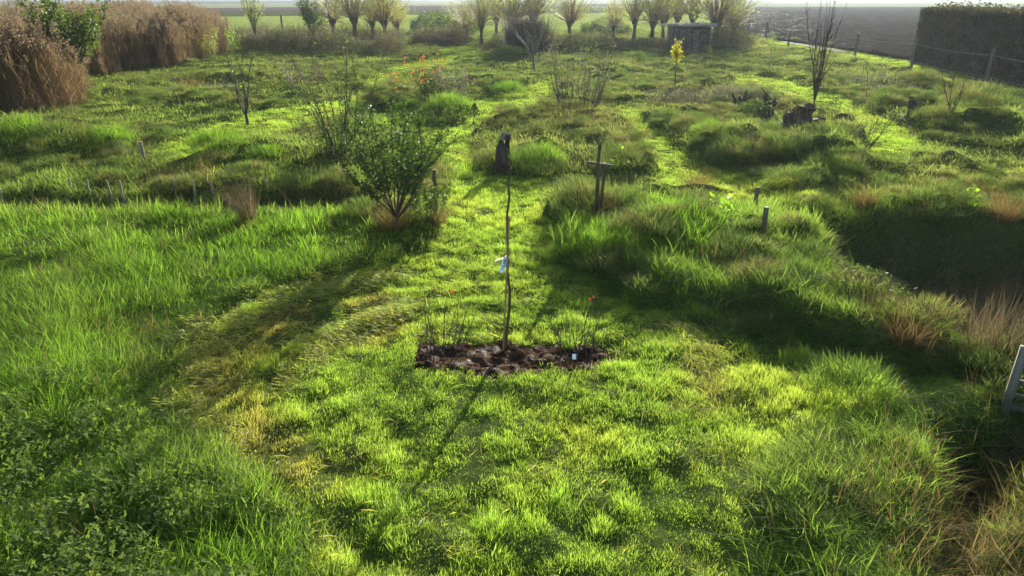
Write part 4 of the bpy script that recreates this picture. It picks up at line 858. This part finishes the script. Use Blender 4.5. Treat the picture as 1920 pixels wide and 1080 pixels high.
tag('pale blue label hanging from the white tape on the new tree', q+np.array([-.01, -.02, -.005]), .165, .05, (-.38, -.25, -1), (0, -1, .3))
pl = G(1078, 672); pl[2] = soil_z(pl[0], pl[1])-.03; tag('pale blue label lying on the wet soil at the right end of the bed', (pl[0], pl[1]+.02, pl[2]+.07), .11, .06, (-.12, -1, -.12), (0, 0, 1))
def whip(u, v, seed, label, toppx, leafpx):
    t = plant('whip_shrub', label, 'shrub', u, v, 'bark', 'red', seed, SH, group='bare whip shrubs planted either side of the new tree', h=.98, nstem=13, spread=.26, r0=.011, nsub=6, sublen=.25, nleaf=0, lsize=.03, sides=4, up=.03, wig=.07)
    g = np.random.default_rng(seed); y0 = t.location.y; lf = MB()
    top = at(toppx[0], toppx[1], y0); base = np.array(t.location); tw = MB()
    st = np.array([base+(top-base)*q_+np.array([.01*sin(q_*7), 0, 0]) for q_ in np.linspace(0, 1, 8)])-base; tube(tw, st, np.linspace(.008, .003, 8), 4); build(tw, 'twig', M['bark'], t)
    pos = np.array([at(a_, b_, y0)-base for a_, b_ in leafpx]); pos = np.repeat(pos, 5, 0)+g.normal(0, .010, (len(pos)*5, 3)); leafs(lf, pos, .032, .6, g); build(lf, 'leaves', M['red'], t)
whip(828, 668, 91, 'bare twiggy shrub with a red top leaf left of the new tree', (838, 552), [(836, 552), (848, 548)])
whip(1080, 668, 92, 'bare twiggy shrub with a red top leaf right of the new tree', (1112, 560), [(1112, 557)])

# ------------------------------------------------------------------ posts, cross, stakes, fence, gate, shed, stumps
def post_geo(mb, h, r, g, lean=(0, 0), z0=-.15, sides=9):
    z = np.linspace(z0, h, 7); rr = r*(1+.05*g.normal(size=7)); tube(mb, np.stack([lean[0]*z+.006*g.normal(size=7), lean[1]*z+.006*g.normal(size=7), z], 1), rr, sides)
def post(name, label, cat, u, v, vt, r, mat, seed, group=None, lean=(0, 0), sides=9):
    p = P(u, v); h = up_at(u, vt, p[1])-p[2]; mb = MB(); post_geo(mb, h, r, np.random.default_rng(seed), lean, sides=sides)
    return build(mb, name, M[mat], smooth=True, label=label, category=cat, loc=tuple(p), **({'group': group} if group else {}))
post('wooden_post', 'pale round topped wooden post standing alone in the left meadow', 'post', 272, 310, 265, .048, 'palepost', 1)
post('wooden_post', 'taller short weathered post right of the lime leaved seedling', 'post', 1411, 405, 351, .036, 'post', 2, lean=(.06, 0))
post('wooden_post', 'nearer stubby weathered post right of the lime leaved seedling', 'post', 1431, 432, 388, .045, 'post', 3)
post('wooden_stake', 'stake behind the dense bush right of the apple tree', 'stake', 818, 412, 318, .035, 'post', 4)
SK = [(8,378,343,-.1),(72,384,334,-.12),(102,382,330,-.1),(139,372,334,-.08),(171,372,336,-.06),(209,374,338,-.03),(235,382,338,-.06),(301,376,337,-.03),(331,370,337,0),(366,368,337,0),(400,368,339,0),(438,370,341,0),(466,372,342,0),(504,370,338,0)]
nm = ['first','second','third','fourth','fifth','sixth','seventh','eighth','ninth','tenth','eleventh','twelfth','thirteenth','last']
for k, (u, v, vt, l) in enumerate(SK):
    post('garden_stake', '%s thin grey stake from the left in the row above the left ditch' % nm[k], 'stake', u, v, vt, .021, 'palepost', 10+k, 'row of thin stakes in the left meadow', (l*.4, 0), 6)
# rustic cross
p = P(1117, 400); t = thing('wooden_cross', 'rustic dark wooden cross with a knobbed top right of the clearing', 'cross', tuple(p))
hT = up_at(1120, 265, p[1])-p[2]; g = np.random.default_rng(5); mb = MB(); z = np.array([-.2, 0, .3, .6, .9, hT-.32, hT-.16, hT-.12, hT-.10, hT-.04, hT]); r = np.array([.05, .052, .05, .046, .042, .036, .033, .048, .046, .03, .012])*.8
tube(mb, np.stack([.01*np.sin(z*5)+.012*z, .01*np.cos(z*4), z], 1), r, 9); build(mb, 'post', M['postdark'], t, smooth=True)
def prim_box(nm_, mat, c, sx, sy, sz, parent, **k): mb = MB(); box(mb, c, sx, sy, sz, **k); return build(mb, nm_, M[mat], parent)
prim_box('crossbar', 'post', (.02, -.055, up_at(1118, 306, p[1])-p[2]), .50, .03, .038, t, ry=.12, rz=-.06)
mb = MB(); z = np.linspace(-.1, up_at(1127, 306, p[1])-p[2], 6); tube(mb, np.stack([.105+.02*z, .06+0*z, z], 1), np.linspace(.034, .026, 6), 8); build(mb, 'prop', M['postdark'], t, smooth=True)

# wire fence on the right: posts and wires move together
FP = [(1847,160,92,1858),(1708,127,73,1715),(1602,108,63,1606),(1528,99,54,1532),(1477,90,57,1480),(1435,74,37,1437),(1402,64,37,1404)]
p0 = G(FP[0][0], FP[0][1]); wf = thing('wire_fence', 'post and wire fence running along the right edge of the garden', 'fence', (p0[0], p0[1], float(hz(p0[0], p0[1]))))
tops = []; g = np.random.default_rng(6); o0 = np.array(wf.location)
allp = []
for (u, v, vt, ut) in FP:
    q = G(u, v); q[2] = float(hz(q[0], q[1])); allp.append((q, min(up_at(u, vt, q[1]), q[2]+1.9)))
d0 = allp[0][0]-allp[1][0]; q = allp[0][0]+d0; q[2] = float(hz(q[0], q[1])); allp.insert(0, (q, q[2]+1.75)); q = q+d0; q[2] = float(hz(q[0], q[1])); allp.insert(0, (q.copy(), q[2]+1.75))
for q, zt in allp:
    mb = MB(); post_geo(mb, zt-q[2], .09, g); ob = build(mb, 'post', M['post'], wf, smooth=True); ob.location = q-o0
    tops.append(np.array([q[0], q[1], zt])-o0)
for dz_, rr in ((-.28, .011), (-1.25, .008)):
    mb = MB(); pts = []
    for a_, b_ in zip(tops[:-1], tops[1:]):
        for s_ in np.linspace(0, 1, 9)[:-1]: pts.append(a_*(1-s_)+b_*s_+np.array([-.08, 0, dz_-.10*4*s_*(1-s_)]))
    pts.append(tops[-1]+[-.08, 0, dz_]); tube(mb, pts, rr, 5); build(mb, 'wire', M['wire'], wf)
for (u, v, vt, lb) in [(427,47,33,'dark fence post in the field behind the reeds'),(530,46,28,'dark fence post in the green field left of the willows'),(822,36,21,'dark fence post beside the bare soil patch in the far field')]:
    q = G(u, v+12); mb = MB(); post_geo(mb, up_at(u, vt, q[1]), .13, g); build(mb, 'field_post', M['postdark'], smooth=True, loc=tuple(q), label=lb, category='post', group='posts along the far field')

# grey wooden gate cut by the right edge
gA = np.array([5.10, 6.03]); gd = np.array([.88, -.47]); gd /= np.linalg.norm(gd); gz = float(hz(*gA)); gz = max(min(gz, .05), -.1)
gt = thing('wooden_gate', 'weathered grey five barred wooden gate at the right edge', 'gate', (gA[0], gA[1], gz), math.atan2(gd[1], gd[0]))
for xx in (0, 2.6):
    prim_box('stile', 'gate', (xx, 0, .36), .075, .06, .80, gt); 
for zz_ in (.06, .20, .36, .51, .68): prim_box('rail', 'gate', (1.3, .005, zz_), 2.52, .03, .055, gt)
prim_box('brace', 'gate', (1.3, .045, .37), 2.5, .022, .05, gt, ry=-.24)

# shed of stacked timber with a thatch of twigs
p = G(1291, 101); p[2] = float(hz(p[0], p[1])); sd = thing('garden_shed', 'small timber shed with a pale ragged twig roof in front of the willows', 'shed', tuple(p), .05)
M['shedwood'] = solid('shed_boards', (.13,.10,.08), (.09,.065,.055), scale=3, bscale=20, stretch=(4,4,.4))
M['shedpale'] = solid('shed_grey_panel', (.17,.15,.13), (.13,.11,.10), scale=3, bscale=20, stretch=(1,1,6))
M['thatch'] = solid('bleached_twigs', (.5,.45,.38), (.34,.3,.25), scale=10, bscale=40)
mb = MB(); box(mb, (0, 1.1, .9), 3.0, .1, 1.9, bev=.02); box(mb, (-1.48, .5, .9), .1, 1.2, 1.9, bev=.02); box(mb, (1.48, .5, .9), .1, 1.2, 1.9, bev=.02); build(mb, 'wall', M['shedwood'], sd)
for xx, ww_, mt in ((-1.2, .5, 'shedpale'), (-.62, .5, 'shedpale'), (.55, .62, 'shedpale'), (-.05, .42, 'shedwood'), (1.15, .5, 'shedwood')):
    mb = MB()
    for q_ in range(9): box(mb, (xx, .02*((q_*7) % 3), .12+q_*.19), ww_-.03*(q_ % 2), .1, .175, bev=.015)
    build(mb, 'panel', M[mt], sd)
for xx in (-1.45, -.9, -.33, .2, .88, 1.45): prim_box('upright', 'shedwood', (xx, -.1, .92), .09, .09, 1.9, sd)
g = np.random.default_rng(8); mb = MB(); box(mb, (0, .5, 1.93), 3.5, 1.9, .08, bev=.02)
for q_ in range(420):
    c = np.array([g.uniform(-1.85, 1.85), g.uniform(-.6, 1.5), 1.99+abs(g.normal(0, .05))]); a_ = g.normal(1.3, .5); d = np.array([cos(a_), sin(a_), g.normal(0, .12)])*g.uniform(.2, .55); tube(mb, [c-d, c+d], [.022, .014], 4)
build(mb, 'roof', M['thatch'], sd)

# stumps: twisted dead wood built as lofted, ridged columns
def gnarl(mb, base, top, r0, r1, seed, n=26, m=20, amp=.35, bend=.1, flare=.5):
    g = np.random.default_rng(seed); base = np.array(base, float); top = np.array(top, float); ph = g.uniform(0, 6, 5); b = g.normal(0, bend, 3); V = []
    for i_ in range(m):
        t_ = i_/(m-1); c = base*(1-t_)+top*t_+b*sin(t_*pi); r = (r0*(1-t_)+r1*t_)*(1+flare*math.exp(-t_*5))*(1+.12*sin(t_*9+ph[0]))
        for j_ in range(n):
            a_ = 2*pi*j_/n; k_ = 1+amp*(.5*sin(3*a_+ph[1]+t_*3)+.3*abs(sin(5*a_+ph[2]-t_*4))+.25*sin(9*a_+ph[3]+t_*7)*.6+.12*g.normal()*.5)
            V.append(c+np.array([cos(a_)*r*k_, sin(a_)*r*k_, .04*r*g.normal()+(.25*r*sin(2*a_+ph[4]) if i_ > m-3 else 0)]))
    f_ = [(i_*n+j_, i_*n+(j_+1) % n, (i_+1)*n+(j_+1) % n, (i_+1)*n+j_) for i_ in range(m-1) for j_ in range(n)]
    mb.add(V, f_); e = len(V)-n; mb.add(V[e:]+[top+np.array([0, 0, -.3*r1])], [(j_, (j_+1) % n, n) for j_ in range(n)])
p = P(940, 313); t = thing('driftwood_stump', 'tall twisted dark driftwood stump with a bleached knob at the edge of the island', 'stump', tuple(p))
mb = MB(); gnarl(mb, (0, 0, -.1), (.05, 0, .5), .15, .10, 3, amp=.5); build(mb, 'body', M['stump'], t, smooth=True)
mb = MB(); gnarl(mb, (.14, .06, .1), (.17, .05, .74), .07, .05, 4, bend=.04); gnarl(mb, (.04, 0, .42), (.05, 0, .66), .07, .05, 9, flare=.1); build(mb, 'column', M['stump'], t, smooth=True)
mb = MB(); gnarl(mb, (.01, -.01, .64), (.04, .0, .80), .07, .05, 5, m=9, flare=0); build(mb, 'knob', M['stumpgrey'], t, smooth=True)
p = P(1500, 246); t = thing('root_stump', 'large black upturned stump beside the upright fruit tree', 'stump', tuple(p))
mb = MB(); gnarl(mb, (-.05, 0, -.1), (.02, 0, .72), .42, .24, 13, amp=.4); build(mb, 'body', M['stump'], t, smooth=True)
mb = MB(); gnarl(mb, (.3, 0, .2), (.62, .05, .38), .16, .06, 14, m=12); gnarl(mb, (-.3, 0, .1), (-.42, 0, .55), .14, .08, 15, m=12); build(mb, 'root', M['stump'], t, smooth=True)
p = P(1432, 216); t = thing('jagged_root', 'jagged dead root pointing up and left at the back of the stump island', 'stump', tuple(p))
mb = MB(); gnarl(mb, (.1, 0, 0), (.05, 0, .55), .24, .12, 16, amp=.5); build(mb, 'body', M['stump'], t, smooth=True)
mb = MB()
for a_, b_, r_ in (((0, 0, .4), (-.22, 0, .95), .09), ((.1, 0, .4), (.32, 0, .62), .09), ((.05, 0, .4), (.12, .05, .8), .07), ((.2, 0, .3), (.42, 0, .45), .08)): gnarl(mb, a_, b_, r_, .015, int(r_*999+b_[2]*100), m=10, n=10)
build(mb, 'root', M['stump'], t, smooth=True)
p = P(1384, 206); t = thing('jagged_root', 'low crown of dead roots left of the jagged pointed root', 'stump', tuple(p))
mb = MB()
for a_, b_, r_ in (((0, 0, .1), (-.3, 0, .62), .12), ((.1, 0, .1), (.22, 0, .72), .11), ((.05, 0, .1), (.0, .05, .5), .16), ((.2, 0, .1), (.4, 0, .5), .09)): gnarl(mb, a_, b_, r_, .025, int(r_*999), m=10, n=12)
build(mb, 'root', M['stump'], t, smooth=True)
p = P(1708, 218); t = thing('small_stump', 'small brown stump in the grass at the bend of the right hand path', 'stump', tuple(p))
mb = MB(); gnarl(mb, (0, 0, -.1), (-.03, 0, .5), .2, .17, 18, amp=.3); build(mb, 'body', M['stump'], t, smooth=True); mb = MB(); gnarl(mb, (.15, 0, 0), (.3, 0, .2), .1, .04, 19, m=8); build(mb, 'root', M['stump'], t, smooth=True)

# ------------------------------------------------------------------ haze
mh, nh, oh = nodes('haze_air'); pv = nh.nodes.new('ShaderNodeVolumePrincipled'); pv.inputs['Color'].default_value = (.74, .86, 1, 1); pv.inputs['Density'].default_value = .00027; pv.inputs['Anisotropy'].default_value = .5
nh.links.new(pv.outputs[0], oh.inputs['Volume'])
mb = MB(); X1, Y0, Y1, Z0, Z1 = 9500, -60, 9200, -2.5, 9.5
mb.add([(-X1, Y0, Z0), (X1, Y0, Z0), (X1, Y1, Z0), (-X1, Y1, Z0), (-X1, Y0, Z1), (X1, Y0, Z1), (X1, Y1, Z1), (-X1, Y1, Z1)], [(3, 2, 1, 0), (4, 5, 6, 7), (0, 1, 5, 4), (1, 2, 6, 5), (2, 3, 7, 6), (3, 0, 4, 7)])
build(mb, 'haze', mh, kind='stuff')
